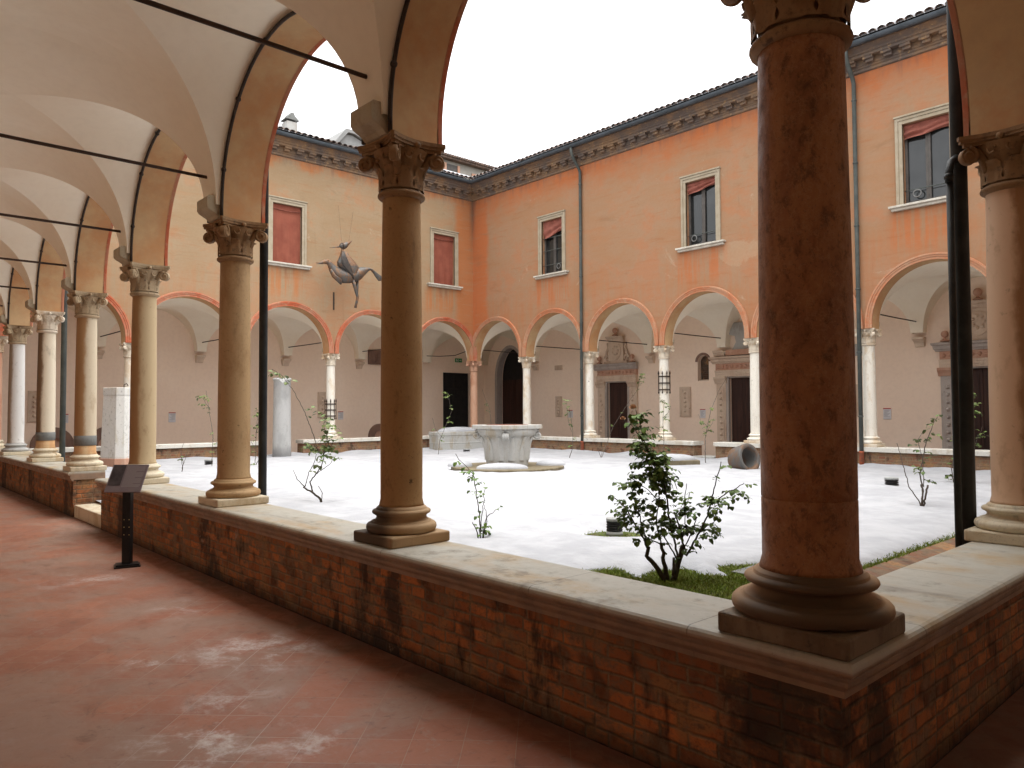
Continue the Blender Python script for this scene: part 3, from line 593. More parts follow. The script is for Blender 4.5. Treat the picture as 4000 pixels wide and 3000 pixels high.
        vb.build('vault', M_VAULT, E_)
    # corbels, springer stones, tie rods
    for i in range(0, n + 1):
        x = i * s
        if not (i == n):
            if i > 0 or key in 'NB':
                cb = MB(); cb.prism([(0.0, 3.33), (0.07, 3.33), (0.10, 3.40), (0.11, 3.44), (0.20, 3.52), (0.235, 3.53), (0.235, 3.585), (0.0, 3.585)], -0.15, 0.15, lambda u, z, t: T(x + t * (1 if z > 3.5 else 0.8), -DEP + u, z))
                cb.build('corbel', M_CORB if key in 'AB' else M_VAULT, E_, bevel=0.006)
        if 0 < i < n:
            sp_ = MB(); sp_.prism([(-0.19, ZSP + 0.002), (-0.225, ZSP + 0.002), (-0.25, ZSP + 0.03), (-0.325, ZSP + 0.07), (-0.345, ZSP + 0.095), (-0.345, ZSP + 0.195), (-0.32, ZSP + 0.215), (-0.19, ZSP + 0.215)], -0.14, 0.14, lambda u, z, t: T(x + t, u, z))
            sp_.build('springer_stone', M_SPR, E_, bevel=0.008)
            rd = MB(); rd.tube([T(x, -DEP - 0.02, 4.01), T(x, -1.8, 4.0), T(x, -0.21, 4.0)], 0.0165, 8); rd.build('tie_rod', M_ROD, E_)
        elif i == 0 and key in 'NE':
            rd = MB(); rd.tube([T(x, -DEP - 0.02, 4.01), T(x, -0.2, 4.0)], 0.018, 8); rd.build('tie_rod', M_IRON, E_)
        elif i == 0 and key == 'A':
            rd = MB(); rd.tube([T(x, -DEP - 0.02, 4.0), T(x, -2.2, 3.90), T(x, -1.2, 3.88), T(x, -0.2, 4.05)], 0.014, 8); rd.build('tie_rod', M_IRON, E_)
        elif i == 0 and key == 'B':
            rd = MB(); rd.tube([T(x, -DEP - 0.02, 4.0), T(x, -0.2, 4.05)], 0.014, 8); rd.build('tie_rod', M_IRON, E_)
    # cable conduits round the near arches
    if key in 'NE':
        for b in range(n):
            xc = (b + 0.5) * s; rr = ra + 0.006
            path = [T(xc - rr, -TH - 0.012, ZSP + 0.01)] + [T(xc - rr * math.cos(math.pi * i / 36), -TH - 0.012, ZC + (RA + 0.006) * math.sin(math.pi * i / 36)) for i in range(37)] + [T(xc + rr, -TH - 0.012, ZSP + 0.01)]
            cd = MB(); cd.tube(path, 0.017, 8)
            for i in (3, 9, 15, 21, 27, 33): 
                p = Vector(path[i + 1]); cd.sphere(p, 0.027, 8, 6)
            cd.build('cable_conduit', M_CABLE, E_)
    # back wall (holes filled in below for B and A)
    bw = MB(); holes = []
    if key == 'B': holes = [(-2.57, -0.82, -0.02, 4.40), (2.66 - 2.66 + 3.95, 4.95, -0.02, 2.68), (9.23, 10.23, -0.02, 2.68), (16.11, 17.11, -0.02, 2.72), (7.99, 8.43, 2.62, 3.50)]
    if key == 'A': holes = [(-2.62, -1.09, -0.02, 3.32)]
    mb2 = bw; mb2.cur = 0
    rect_holes(bw, T, -DEP, -DEP - 0.0, L + DEP, -0.05, 5.6, holes, 0.45)
    if key == 'B':  # round the head of the great doorway and of the niche
        for (xc, rw, zc_, rh, zt) in ((-1.695, 0.875, 3.08, 1.32, 4.40), (8.21, 0.22, 3.28, 0.22, 3.50)):
            for sg in (-1, 1):
                for i in range(12):
                    a0, a1 = math.pi / 2 * i / 12, math.pi / 2 * (i + 1) / 12
                    P = [(xc + sg * rw * math.cos(a0), zc_ + rh * math.sin(a0)), (xc + sg * rw * math.cos(a1), zc_ + rh * math.sin(a1))]
                    bw.poly([T(P[0][0], -DEP, P[0][1]), T(P[1][0], -DEP, P[1][1]), T(P[1][0], -DEP, zt), T(P[0][0], -DEP, zt)]) 
                    bw.poly([T(P[0][0], -DEP, P[0][1]), T(P[0][0], -DEP - 0.45, P[0][1]), T(P[1][0], -DEP - 0.45, P[1][1]), T(P[1][0], -DEP, P[1][1])])
    bw.build('back_wall', M_IN, E_)
    # upper outer wall, closing the wing behind
    ow = MB(); ow.poly([T(-DEP, -DEP - 0.9, -0.05), T(L + DEP, -DEP - 0.9, -0.05), T(L + DEP, -DEP - 0.9, w['top'] + 1.0), T(-DEP, -DEP - 0.9, w['top'] + 1.0)]); ow.build('outer_wall', M_CREAM, E_)
    # cornice (mitred in the court corners)
    cn = MB(); prof = [(TH, 9.84), (TH + 0.05, 9.86), (TH + 0.05, 9.92), (TH + 0.08, 9.94), (TH + 0.08, 9.985), (TH + 0.10, 9.985), (TH + 0.10, 10.13), (TH + 0.26, 10.13), (TH + 0.26, 10.19), (TH + 0.30, 10.21), (TH + 0.30, 10.25), (TH + 0.36, 10.30), (TH + 0.42, 10.34), (TH + 0.44, 10.34), (TH + 0.44, 10.42), (TH, 10.44)]
    cn.sweep(prof, lambda t, a, z: T(a if t == 0 else L - a, a, z + HD), (0, 1))
    d0 = TH + 0.28; nd = int((L - 2 * d0) / 0.42)
    for i in range(nd):
        xx = d0 + (i + 0.5) * (L - 2 * d0) / nd
        if key in 'AB':
            cn.box(xx - 0.13, xx + 0.10, TH + 0.10, TH + 0.245, 10.065, 10.128, T); cn.box(xx - 0.08, xx + 0.10, TH + 0.10, TH + 0.19, 9.995, 10.065, T)
    cn.build('cornice', M_COR, E_)
    # gutter: half-round trough
    gt = MB(); gt.smooth = True; gp = [(TH + 0.50 + 0.082 * math.cos(math.pi + math.pi * i / 10), 10.43 + 0.092 * math.sin(math.pi + math.pi * i / 10)) for i in range(11)]
    gp = gp + [(TH + 0.585, 10.435), (TH + 0.582, 10.442)] 
    gt.sweep(gp, lambda t, a, z: T(a if t == 0 else L - a, a, z + HD), (0, 1)); gt.build('gutter', M_GUT, E_)
    # tiled roof
    pitch = 0.34; rf = MB(); e0 = TH + 0.565
    def rz(y): return 10.50 + HD + (e0 - y) * pitch
    rf.poly([T(e0 - 0.06, e0 - 0.06, rz(e0 - 0.06) - 0.03), T(L - e0 + 0.06, e0 - 0.06, rz(e0 - 0.06) - 0.03), T(L + 5.2, -5.2, rz(-5.2) - 0.03), T(-5.2, -5.2, rz(-5.2) - 0.03)])
    if key in 'AB':
        rf.smooth = True; pit = 0.205
        lo_, hi_ = e0, L - e0
        if key == 'A': lo_ = e0 + 0.0
        nt_ = int((hi_ - lo_) / pit)
        for i in range(nt_ + 1):
            x = lo_ + i * (hi_ - lo_) / nt_
            for kk in range(9):                                  # overlapping barrel tiles up the slope
                ya, yb = e0 - kk * 0.36, e0 - kk * 0.36 - 0.42; dz = 0.0
                jx = random.gauss(0, 0.006); jz = random.gauss(0, 0.006)
                A_, B_, A2, B2 = [], [], [], []
                for j in range(7):
                    an = math.pi * j / 6; ca, sa = math.cos(an), math.sin(an)
                    A_.append(rf.vert(T(x + jx - 0.088 * ca, ya, rz(ya) + 0.015 + jz + 0.078 * sa))); B_.append(rf.vert(T(x + jx - 0.07 * ca, yb, rz(yb) - 0.012 + jz + 0.062 * sa)))
                    A2.append(rf.vert(T(x + jx - 0.073 * ca, ya, rz(ya) + 0.015 + jz + 0.060 * sa))); B2.append(rf.vert(T(x + jx - 0.073 * ca, ya - 0.15, rz(ya - 0.15) + 0.015 + jz + 0.058 * sa)))
                for j in range(6):
                    rf.face((A_[j], A_[j + 1], B_[j + 1], B_[j]))
                    if kk == 0: rf.face((A_[j], A_[j + 1], A2[j + 1], A2[j])); rf.face((A2[j], A2[j + 1], B2[j + 1], B2[j]))
    w['roof'] = rf.build('tiled_roof', M_TILE, E_)
    # snow lying on the roof
    if key in 'AB':
        sr = MB(); sr.smooth = True
        nx_ = int(L / 0.22); nyv = 14
        rows = []
        for j in range(nyv):
            row = []
            for i in range(nx_ + 1):
                yv = e0 - 0.10 - j * 0.34; xl = max(e0 - 0.2, 0) ; xi = xl + (L - 2 * xl) * i / nx_
                P = T(xi, yv, 0); f = mnoise.noise((P[0] * 0.9, P[1] * 0.9, 4)) 
                th = (0.15 + 0.03 * f) if key == 'B' else (0.085 + 0.16 * mnoise.noise((P[0] * 0.55, P[1] * 0.55, 7)) + 0.05 * f - (0.05 if j < 2 else 0))
                if key == 'A' and xi < 2.4: th = 0.14
                if j == 0: th = th * 0.62
                row.append(sr.vert(T(xi, yv, rz(yv) + th)))
            rows.append(row)
        front = [sr.vert(T(max(e0 - 0.2, 0) + (L - 2 * max(e0 - 0.2, 0)) * i / nx_, e0 - 0.06, rz(e0 - 0.06) + 0.0)) for i in range(nx_ + 1)]
        rows.insert(0, front)
        for A_, B_ in zip(rows, rows[1:]):
            for i in range(nx_): sr.face((A_[i], A_[i + 1], B_[i + 1], B_[i]))
        sr.build('roof_snow', M_SNOW, E_)

# windows -----------------------------------------------------------
def window(key, xc, style, drop=(0.0, 0.0), ring=0.25):
    w = WING[key]; T, E_ = w['T'], w['e']; y = TH
    wn = MB(); f = 0.0                                      # moulded stone surround = the window part itself
    for (o, i_, pr) in ((0.155, 0.085, 0.05), (0.085, 0.0, 0.032)):
        a0, a1 = xc - WW - o, xc - WW - i_; b0, b1 = xc + WW + i_, xc + WW + o; zt0, zt1 = WZ1 + i_, WZ1 + o
        wn.box(a0, a1, y - 0.05, y + pr, WZ0, zt0, T); wn.box(b0, b1, y - 0.05, y + pr, WZ0, zt0, T); wn.box(a0, b1, y - 0.05, y + pr, zt0 + 0.0005, zt1, T)
    wn.box(xc - WW - 0.175, xc + WW + 0.175, y - 0.05, y + 0.075, WZ1 + 0.157, WZ1 + 0.20, T)
    W_ = wn.build('window', M_FRAME, E_, bevel=0.006)
    sm = MB(); sm.box(xc - WW - 0.31, xc + WW + 0.31, y - 0.22, y + 0.14, WZ0 - 0.055, WZ0 - 0.003, T); sm.box(xc - WW - 0.26, xc + WW + 0.26, y - 0.05, y + 0.09, WZ0 - 0.12, WZ0 - 0.0555, T); sm.build('sill', M_SILL, W_, bevel=0.008)
    pn = MB(); yp = y - 0.19; pn.poly([T(xc - WW, yp, WZ0), T(xc + WW, yp, WZ0), T(xc + WW, yp, WZ1), T(xc - WW, yp, WZ1)]); pn.build('pane', M_PANE, W_)
    cs = MB(); yc = y - 0.185
    for sg in (-1, 1):
        a, b = (xc - WW, xc) if sg < 0 else (xc, xc + WW)
        cs.box(a, a + 0.055, yc, yc + 0.05, WZ0, WZ1, T); cs.box(b - 0.055, b, yc, yc + 0.05, WZ0, WZ1, T); cs.box(a + 0.055, b - 0.055, yc, yc + 0.048, WZ0, WZ0 + 0.09, T); cs.box(a + 0.055, b - 0.055, yc, yc + 0.048, WZ1 - 0.07, WZ1, T)
    cs.build('casement', M_CASE, W_, bevel=0.004)
    if style == 'open':
        br = MB()
        for zz in (0.34,) if ring != 0.75 else (0.34, 0.85, 1.30): br.tube([T(xc - WW, y - 0.07, WZ0 + zz), T(xc + WW, y - 0.07, WZ0 + zz)], 0.011, 6)
        br.build('guard_bar', M_PIPE_G, W_)
        rg = MB(); cx = xc - WW + 2 * WW * ring; rr = 0.085
        rg.tube([T(cx + rr * math.cos(a * math.pi / 10), y - 0.07, WZ0 + 0.24 + rr * math.sin(a * math.pi / 10)) for a in range(21)], 0.014, 6, cap=False); rg.build('iron_ring', M_RING, W_)
    bl = MB(); bl.smooth = True; nx_, nz_ = 28, 26
    d0, d1 = drop if style == 'open' else (WZ1 - WZ0 - 0.06, WZ1 - WZ0 + 0.02)
    rows = []
    for j in range(nz_ + 1):
        t = j / nz_; row = []
        for i in range(nx_ + 1):
            u = i / nx_; dr = d0 + (d1 - d0) * u
            if style == 'open': dr += 0.016 * math.sin(u * 9 + xc) ; off = 0.045 * math.sin(t * 13 + u * 4.0) * t + 0.02 * mnoise.noise((u * 5, t * 5, xc)); zz = t * dr
            else:
                dr += 0.03 * math.sin(u * 7 + xc); off = 0.018 * math.sin(u * 21 + 3 * t + xc) * t ** 2 + 0.02 * mnoise.noise((u * 3, t * 3, xc)) + (0.02 if t < 0.09 else 0.0); zz = t * dr
            row.append(bl.vert(T(xc - WW + 0.012 + (2 * WW - 0.024) * u + (0.02 * math.sin(t * 5 + xc) * t if style != 'open' else 0) * (1 - 2 * abs(u - .5)), y - 0.085 + off, WZ1 - 0.01 - zz)))
        rows.append(row)
    for A_, B_ in zip(rows, rows[1:]):
        for i in range(nx_): bl.face((A_[i], A_[i + 1], B_[i + 1], B_[i]))
    bl.build('blind', M_BLIND if style != 'open' else M_BLIND2, W_)
    if style != 'open':
        bt = MB(); bt.tube([T(xc - WW + 0.02, y - 0.055, WZ1 - 0.16), T(xc, y - 0.05, WZ1 - 0.19), T(xc + WW - 0.02, y - 0.055, WZ1 - 0.165)], 0.012, 6); bt.build('blind_batten', M_BLIND2, W_)
for xc in WIN['A']: window('A', xc, 'shut')
window('B', WIN['B'][0], 'open', (0.66, 0.40), 0.75); window('B', WIN['B'][1], 'open', (0.36, 0.20), 0.22); window('B', WIN['B'][2], 'open', (0.36, 0.26), 0.27)

# downpipes ----------------------------------------------------------
def downpipe(key, x, y, r, mt, foot=False, ztop=None, zbot=0.05, elbow=True, collars=True):
    T, E_ = WING[key]['T'], WING[key]['e']; dp = MB(); ztop = ztop or WING[key]['top'] - 0.12; dp.smooth = True
    path = ([T(x, TH + 0.50, ztop), T(x, TH + 0.49, ztop - 0.18), T(x, TH + 0.42, ztop - 0.34), T(x, y + 0.05, ztop - 0.66), T(x, y, ztop - 0.76)] if elbow else [T(x, y, ztop)]) + [T(x, y, min(6.0, ztop - 1.0)), T(x, y, 0.58 if foot else zbot)]
    dp.tube(path, r, 12)
    zz = 9.2
    while zz > 1.0 and collars:
        if zz < ztop: dp.lathe([(r + 0.001, -0.02), (r + 0.012, -0.018), (r + 0.012, 0.018), (r + 0.001, 0.02)], 12, T(x, y, zz), cap=False)
        zz -= 1.55
    o = dp.build('downpipe', mt, E_)
    if foot: ft = MB(); ft.smooth = True; ft.lathe([(r + 0.006, 0.16), (r + 0.006, 0.575), (r + 0.012, 0.58), (r + 0.012, 0.61)], 12, T(x, y, 0)); ft.build('pipe_foot', M_PIPE_R, o)
downpipe('B', -XA - 15.25, TH + 0.07, 0.050, M_PIPE_G, True); downpipe('B', -XA - 6.17, TH + 0.07, 0.050, M_PIPE_G, True)
downpipe('N', 6.05, 0.30, 0.043, M_PIPE_D, collars=False); downpipe('N', 15.2, 0.30, 0.052, M_PIPE_G, collars=False)
downpipe('E', 3.12, 0.32, 0.054, M_PIPE_D, collars=False); downpipe('E', 2.94, 0.33, 0.024, M_PIPE_D, ztop=3.35, elbow=False, collars=False)
jt = MB(); jt.tube([TE(2.925, 0.33, 3.28), TE(2.93, 0.33, 3.36), TE(2.98, 0.33, 3.44), TE(3.09, 0.325, 3.50)], 0.027, 8); jt.sphere(TE(2.925, 0.33, 3.32), 0.034, 10, 8); jt.build('pipe_branch', M_PIPE_D, WING['E']['e'])

# portals, doors, niche in the far back walls --------------------------
def gface(key):
    T = WING[key]['T']; return lambda u, w_, z: T(u, -DEP + w_, z)
def portal(xc, kind, side):
    E_ = WING['B']['e']; F = gface('B'); pm = M_PORTG if kind == 'big' else M_PORT
    P = MB()
    for sg in (-1, 1):
        P.box(xc + sg * 0.50, xc + sg * 0.60, -0.02, 0.09, 0, 2.68, F)
    P.box(xc - 0.60, xc + 0.60, -0.02, 0.088, 2.682, 2.72, F)
    PO = P.build('portal', M_PORTG, E_, bevel=0.008)
    d = MB(); d.box(xc - 0.499, xc - 0.004, -0.14, -0.09, 0.01, 2.675, F); d.box(xc + 0.004, xc + 0.499, -0.14, -0.09, 0.01, 2.675, F)
    for sg in (-1, 1):
        for (za, zb) in ((0.2, 0.95), (1.05, 1.75), (1.85, 2.5)):
            d.box(xc + sg * 0.25 - 0.17, xc + sg * 0.25 + 0.17, -0.089, -0.075, za, zb, F)
    d.build('door', M_WOOD, PO, bevel=0.004)
    for sg in (-1, 1):
        p = MB(); a, b = sorted((xc + sg * 0.602, xc + sg * 0.95))
        p.box(a, b, -0.02, 0.10, 0.32, 2.5, F); p.box(a + 0.06, b - 0.06, 0.098, 0.125, 0.45, 2.4, F); p.box(a - 0.03, b + 0.03, -0.02, 0.15, 0, 0.32, F)
        for i in range(9): p.sphere(F((a + b) / 2, 0.127, 0.6 + i * 0.2), 0.055, 8, 6)
        p.build('pilaster', pm, PO, bevel=0.008)
        p = MB(); p.prism([(0, 2.5), (0.13, 2.5), (0.15, 2.56), (0.17, 2.6), (0.22, 2.66), (0.22, 2.72), (0, 2.72)], a - 0.05, b + 0.05, lambda u, z, t: F(t, u, z)); p.build('pilaster_capital', M_PORTR if kind == 'big' else M_PORT, PO, bevel=0.006)
    e = MB(); e.prism([(0, 2.722), (0.15, 2.722), (0.15, 2.79), (0.165, 2.80), (0.165, 2.87), (0.18, 2.88), (0.19, 2.94), (0, 2.94)], xc - 0.96, xc + 0.96, lambda u, z, t: F(t, u, z)); e.build('architrave', M_PORT, PO)
    e = MB(); e.box(xc - 0.95, xc + 0.95, 0, 0.14, 2.942, 3.16, F)
    for i in range(11): e.sphere(F(xc - 0.85 + i * 0.17, 0.14, 3.05), 0.06, 8, 6)
    e.build('frieze', M_PORTR, PO)
    e = MB(); e.prism([(0, 3.162), (0.18, 3.162), (0.20, 3.20), (0.24, 3.22), (0.26, 3.30), (0.32, 3.33), (0.34, 3.385), (0, 3.42)], xc - 1.0, xc + 1.0, lambda u, z, t: F(xc + (t - xc) * (0.97 + 0.42 * u), u, z)); e.build('portal_cornice', M_PORTG if kind != 'bust' else M_PORT, PO, bevel=0.004)
    def ball(bx, bz, s_):
        q = MB(); q.smooth = True; q.lathe([(0.11, 0), (0.12, 0.03), (0.05, 0.06), (0.03, 0.10), (0.04, 0.13)], 14, F(bx, 0.16, bz)); c_ = F(bx, 0.16, bz + 0.20); q.sphere(c_, 0.095 * s_, 14, 10); q.build('ball_finial', M_PORTR, PO)
    if kind != 'bust':
        q = MB(); q.box(xc - 0.36, xc + 0.36, 0, 0.14, 3.42, 4.26, F); q.box(xc - 0.56, xc + 0.56, 0, 0.17, 3.405, 3.49, F)
        sh = [(xc + 0.27 * math.cos(a * math.pi / 12) , 3.90 + 0.30 * math.sin(a * math.pi / 12) * (1.25 if math.sin(a * math.pi / 12) < 0 else 0.85)) for a in range(24)]
        q.prism(sh, 0.13, 0.175, lambda u, z, t: F(u, t, z))
        for i in range(7): q.sphere(F(xc + 0.14 * math.cos(i * 0.9), 0.175, 3.88 + 0.16 * math.sin(i * 0.9)), 0.05, 8, 6)
        q.build('coat_of_arms_panel', M_PORT, PO, bevel=0.01)
        for sg in (-1, 1):
            q = MB(); pth = []
            for i in range(30):
                a = i / 29 * 2.6 * math.pi; r_ = 0.125 - 0.034 * a / math.pi; pth.append(F(xc + sg * (0.47 + r_ * math.cos(a)), 0.08, 3.62 + r_ * math.sin(a)))
            q.tube(pth, 0.036, 6); q.tube([F(xc + sg * 0.56, 0.08, 3.62), F(xc + sg * 0.50, 0.08, 3.85), F(xc + sg * 0.40, 0.08, 4.02), F(xc + sg * 0.45, 0.08, 4.2)], 0.045, 6); q.build('scroll', M_PORT, PO)
        q = MB(); q.prism([(0, 4.262), (0.16, 4.262), (0.18, 4.33), (0.26, 4.38), (0.28, 4.43), (0, 4.46)], xc - 0.40, xc + 0.40, lambda u, z, t: F(xc + (t - xc) * (0.85 + 0.6 * u), u, z)); q.build('crowning_cornice', M_PORT, PO)
        ball(xc, 4.45, 1.15); ball(xc - 0.80, 3.42, 1.0); ball(xc + 0.80, 3.42, 1.0)
    else:
        for sg in (-1, 1):
            q = MB(); q.prism([(0, 3.42), (0.2, 3.42), (0.22, 3.5), (0.26, 3.54), (0.28, 3.60), (0, 3.62)], xc + sg * 0.78 - 0.2, xc + sg * 0.78 + 0.2, lambda u, z, t: F(t, u, z)); q.build('pedestal', M_PORT, PO)
        q = MB(); q.prism([(xc - 0.45, 3.42), (xc + 0.45, 3.42), (xc + 0.30, 3.62), (xc + 0.16, 3.85), (xc + 0.20, 4.05), (xc + 0.42, 4.12), (xc + 0.42, 4.50), (xc - 0.42, 4.50), (xc - 0.42, 4.12), (xc - 0.20, 4.05), (xc - 0.16, 3.85), (xc - 0.30, 3.62)], 0.0, 0.16, lambda u, z, t: F(u, t, z)); q.build('grey_relief', M_GREYS, PO, bevel=0.012)
        q = MB(); q.box(xc - 0.5, xc + 0.5, 0.161, 0.24, 3.42, 3.60, F); q.build('red_tablet', M_PORTR, PO, bevel=0.006)
portal(-XA - 16.76, 'arms', 0); portal(-XA - 11.48, 'bust', 0); portal(-XA - 4.6, 'big', 0)
F = gface('B')
dr = MB(); dr.box(-2.57, -0.82, -0.40, -0.36, 0, 4.41, F); GD = dr.build('doorway', M_DARK, WING['B']['e'])
for i in range(2):
    q = MB(); a = -2.55 + i * 0.87; q.box(a, a + 0.85, -0.358, -0.33, 0.02, 3.0, F)
    for zz in (0.4, 1.3, 2.2): q.box(a + 0.1, a + 0.75, -0.329, -0.315, zz, zz + 0.7, F)
    q.build('door_leaf', M_WOOD, GD, bevel=0.004)
q = MB(); q.smooth = False
for i in range(24):
    a0, a1 = math.pi * i / 24, math.pi * (i + 1) / 24
    def P(a, r, h): return (-1.695 - r * math.cos(a), 3.08 + h * math.sin(a))
    A_, B_, C_, D_ = P(a0, 0.86, 1.30), P(a1, 0.86, 1.30), P(a1, 1.0, 1.44), P(a0, 1.0, 1.44)
    q.poly([F(A_[0], 0.012, A_[1]), F(B_[0], 0.012, B_[1]), F(C_[0], 0.012, C_[1]), F(D_[0], 0.012, D_[1])]); q.poly([F(A_[0], 0.012, A_[1]), F(B_[0], 0.012, B_[1]), F(B_[0], -0.3, B_[1]), F(A_[0], -0.3, A_[1])])
q.box(-2.695, -2.555, -0.3, 0.012, 0, 3.08, F); q.box(-0.835, -0.695, -0.3, 0.012, 0, 3.08, F)
q.build('door_surround', M_PORTG, GD)
nb = MB(); nb.box(7.985, 8.435, -0.22, -0.20, 2.6, 3.51, F); NI = nb.build('niche', M_NICHE, WING['B']['e'])
q = MB()
for i in range(14):
    a0, a1 = math.pi * i / 14, math.pi * (i + 1) / 14
    pts = [(8.21 - r * math.cos(a), 3.28 + r * math.sin(a)) for r, a in ((0.225, a0), (0.225, a1), (0.31, a1), (0.31, a0))]
    q.prism(pts, -0.1, 0.02, lambda u, z, t: F(u, t, z))
q.build('brick_hood', M_LUN, NI)
q = MB(); q.box(8.02, 8.40, -0.199, -0.05, 2.625, 2.66, F); q.build('niche_sill', M_PORT, NI)
FA = gface('A')
dr = MB(); dr.box(-2.62, -1.09, -0.20, -0.16, 0, 3.32, FA); D2 = dr.build('doorway', M_DARK, WING['A']['e'])
for i in range(2):
    q = MB(); a = -2.60 + i * 0.755; q.box(a, a + 0.74, -0.158, -0.13, 0.02, 2.6, FA); q.box(a, a + 0.74, -0.158, -0.135, 2.63, 3.29, FA); q.build('door_leaf', M_DARK, D2, bevel=0.006)
q = MB(); FAo = WING['A']['T']; q.box(W - 9.375 - 0.02, W - 9.375 + 0.02, TH - 0.02, TH + 0.03, 5.05, 5.64, FAo); q.build('iron_bar', M_RUSTD, WING['A']['e'])

# chimney on range A ----------------------------------------------------
q = MB(); q.box(-22.23, -21.77, 8.03, 8.45, 10.3, 11.02); CH = q.build('chimney', M_FA, WING['A']['e'], bevel=0.01)
q = MB(); q.box(-22.21, -21.79, 8.05, 8.43, 11.021, 11.40); q.build('chimney_shaft', M_GREYS, CH)
q = MB(); q.box(-22.1, -21.9, 8.10, 8.38, 11.40, 11.52); q.build('chimney_flue', M_DARK, CH)
q = MB(); cc = (-22.0, 8.24)
q.prism([(-0.25, 11.47), (0.25, 11.47), (0.22, 11.50), (0.09, 11.60), (0.05, 11.70), (-0.05, 11.70), (-0.09, 11.60), (-0.22, 11.50)], -0.23, 0.23, lambda u, z, t: (cc[0] + t, cc[1] + u, z)); q.build('chimney_cap', M_GREYB, CH)

# ------------------------------------------------------------------ buildings beyond
GB = thing('gabled_house', 'pale grey gable of a house rising behind the tiled roof left of the capital', 'house', (-48, 26.5, -0.06))
q = MB(); q.prism([(22.4, 0), (31, 0), (31, 19.0), (24.1, 21.3), (23.6, 21.3), (22.4, 20.1)], -50, -45, lambda u, z, t: (t, u, z)); q.build('wall', M_CAST, GB)
q = MB(); q.prism([(22.0, 19.78), (23.45, 21.62), (24.2, 21.62), (31.2, 19.3), (31.2, 19.1), (24.1, 21.38), (23.6, 21.38), (22.2, 19.7)], -50.2, -44.75, lambda u, z, t: (t, u, z)); q.build('roof', M_CAST, GB)
q = MB(); q.box(-44.99, -44.93, 24.3, 25.1, 19.6, 20.4); q.build('window', M_CREAM, GB)
HB = thing('tiled_house', 'cream house with dark shuttered window and tiled eaves rising behind the roof valley', 'house', (-41, 29, -0.06))
q = MB(); q.box(-46, -38, 24.5, 31.2, 0, 18.45); q.build('wall', M_CREAM, HB)
q = MB(); q.prism([(-37.6, 18.46), (-37.6, 18.56), (-42, 19.0), (-46.4, 18.56), (-46.4, 18.46)], 24.2, 31.5, lambda u, z, t: (u, t, z))
for i in range(36): q.box(-38.5, -37.45, 24.25 + i * 0.2, 24.37 + i * 0.2, 18.58, 18.72)
q.build('roof', M_TILE, HB)
q = MB(); q.box(-37.99, -37.94, 27.1, 28.0, 17.2, 18.22); WN_ = q.build('window', M_CASE, HB)
q = MB(); q.box(-37.97, -37.90, 26.85, 27.08, 17.2, 18.25); q.box(-37.97, -37.90, 28.02, 28.22, 17.2, 18.25); q.build('shutter', M_PORTR, WN_)
q = MB(); q.box(-37.99, -37.93, 29.3, 29.8, 17.5, 18.0); q.build('window', M_PORTR, HB)

# ------------------------------------------------------------------ parapets
def parapet(key, segs, labels, bm, cm, nose=True):
    T, L = WING[key]['T'], WING[key]['L']
    if nose: prof = [(0.23, 0.585), (0.23, 0.705), (0.225, ZCOP), (-0.268, ZCOP), (-0.284, 0.706), (-0.295, 0.696), (-0.299, 0.682), (-0.296, 0.668), (-0.286, 0.657), (-0.272, 0.652), (-0.262, 0.650), (-0.262, 0.640), (-0.268, 0.632), (-0.266, 0.615), (-0.254, 0.598), (-0.246, 0.59), (-0.244, 0.565), (-0.218, 0.562), (-0.218, 0.585)]
    else: prof = [(0.26, 0.60), (0.26, 0.70), (0.25, ZCOP), (-0.27, ZCOP), (-0.28, 0.70), (-0.28, 0.60)]
    for (a, b), lab in zip(segs, labels):
        mid = T((max(a or 0, 0) + (b or L)) / 2, 0, 0)
        P_ = thing('parapet_wall', lab, 'wall', mid)
        fa = (lambda y: y) if a is None else (lambda y: a); fb = (lambda y: L - y) if b is None else (lambda y: b)
        c_ = MB(); rows = c_.sweep(prof, lambda t, y, z: T(fa(y) if t == 0 else fb(y), y, z), (0, 1), closed=True)
        if a is not None: c_.face(rows[0][::-1])
        if b is not None: c_.face(rows[1])
        c_.build('coping', cm, P_)
        q = MB(); x = MB(); A_, B_ = -0.215, 0.19
        da = 0.03 if a is not None else 0; db = 0.03 if b is not None else 0
        P4 = [T(fa(A_) + da, A_, -0.02), T(fb(A_) - db, A_, -0.02), T(fb(B_) - db, B_, -0.02), T(fa(B_) + da, B_, -0.02)]; Q4 = [(p[0], p[1], 0.588) for p in P4]
        q.poly(P4); q.poly(Q4)
        for i in range(4): q.poly([P4[i], P4[(i + 1) % 4], Q4[(i + 1) % 4], Q4[i]])
        q.build('brick_wall', bm, P_)
parapet('N', [(None, 10.22), (11.80, None)], ['nearest brick parapet with moulded stone coping, running from the corner to the info stand', 'farther brick parapet with stone coping beyond the step opening at left'], M_BRN, M_COP)
parapet('E', [(None, None)], ['brick parapet with stone coping turning the corner at the bottom right'], M_BRE, M_COPE)
parapet('A', [(None, W - 8.27), (W - 6.91, None)], ['low far brick parapet behind the old stone trough, ending at the tan range opening', 'low far brick parapet between the grey column stump and the white marble pillar'], M_BRF, M_COPF, False)
parapet('B', [(None, -XA - 10.94), (-XA - 10.28, None)], ['far brick parapet in front of the arms-topped portal, ending at a gap', 'far brick parapet behind the tipped stone jar, running to the right'], M_BRF, M_COPF, False)
q = MB(); q.box(-11.82, -10.2, -0.20, 0.45, 0, 0.195); tag(q.build('threshold_step', M_BASEL, bevel=0.012), 'pale worn stone step in the parapet opening behind the info stand', 'step')
q = MB(); q.box(-10.95, -10.27, W - 0.3, W + 0.3, 0, 0.30); tag(q.build('threshold_step', M_GREYS, bevel=0.012), 'dark grey step in the gap of the far parapet left of the stone jar', 'step')

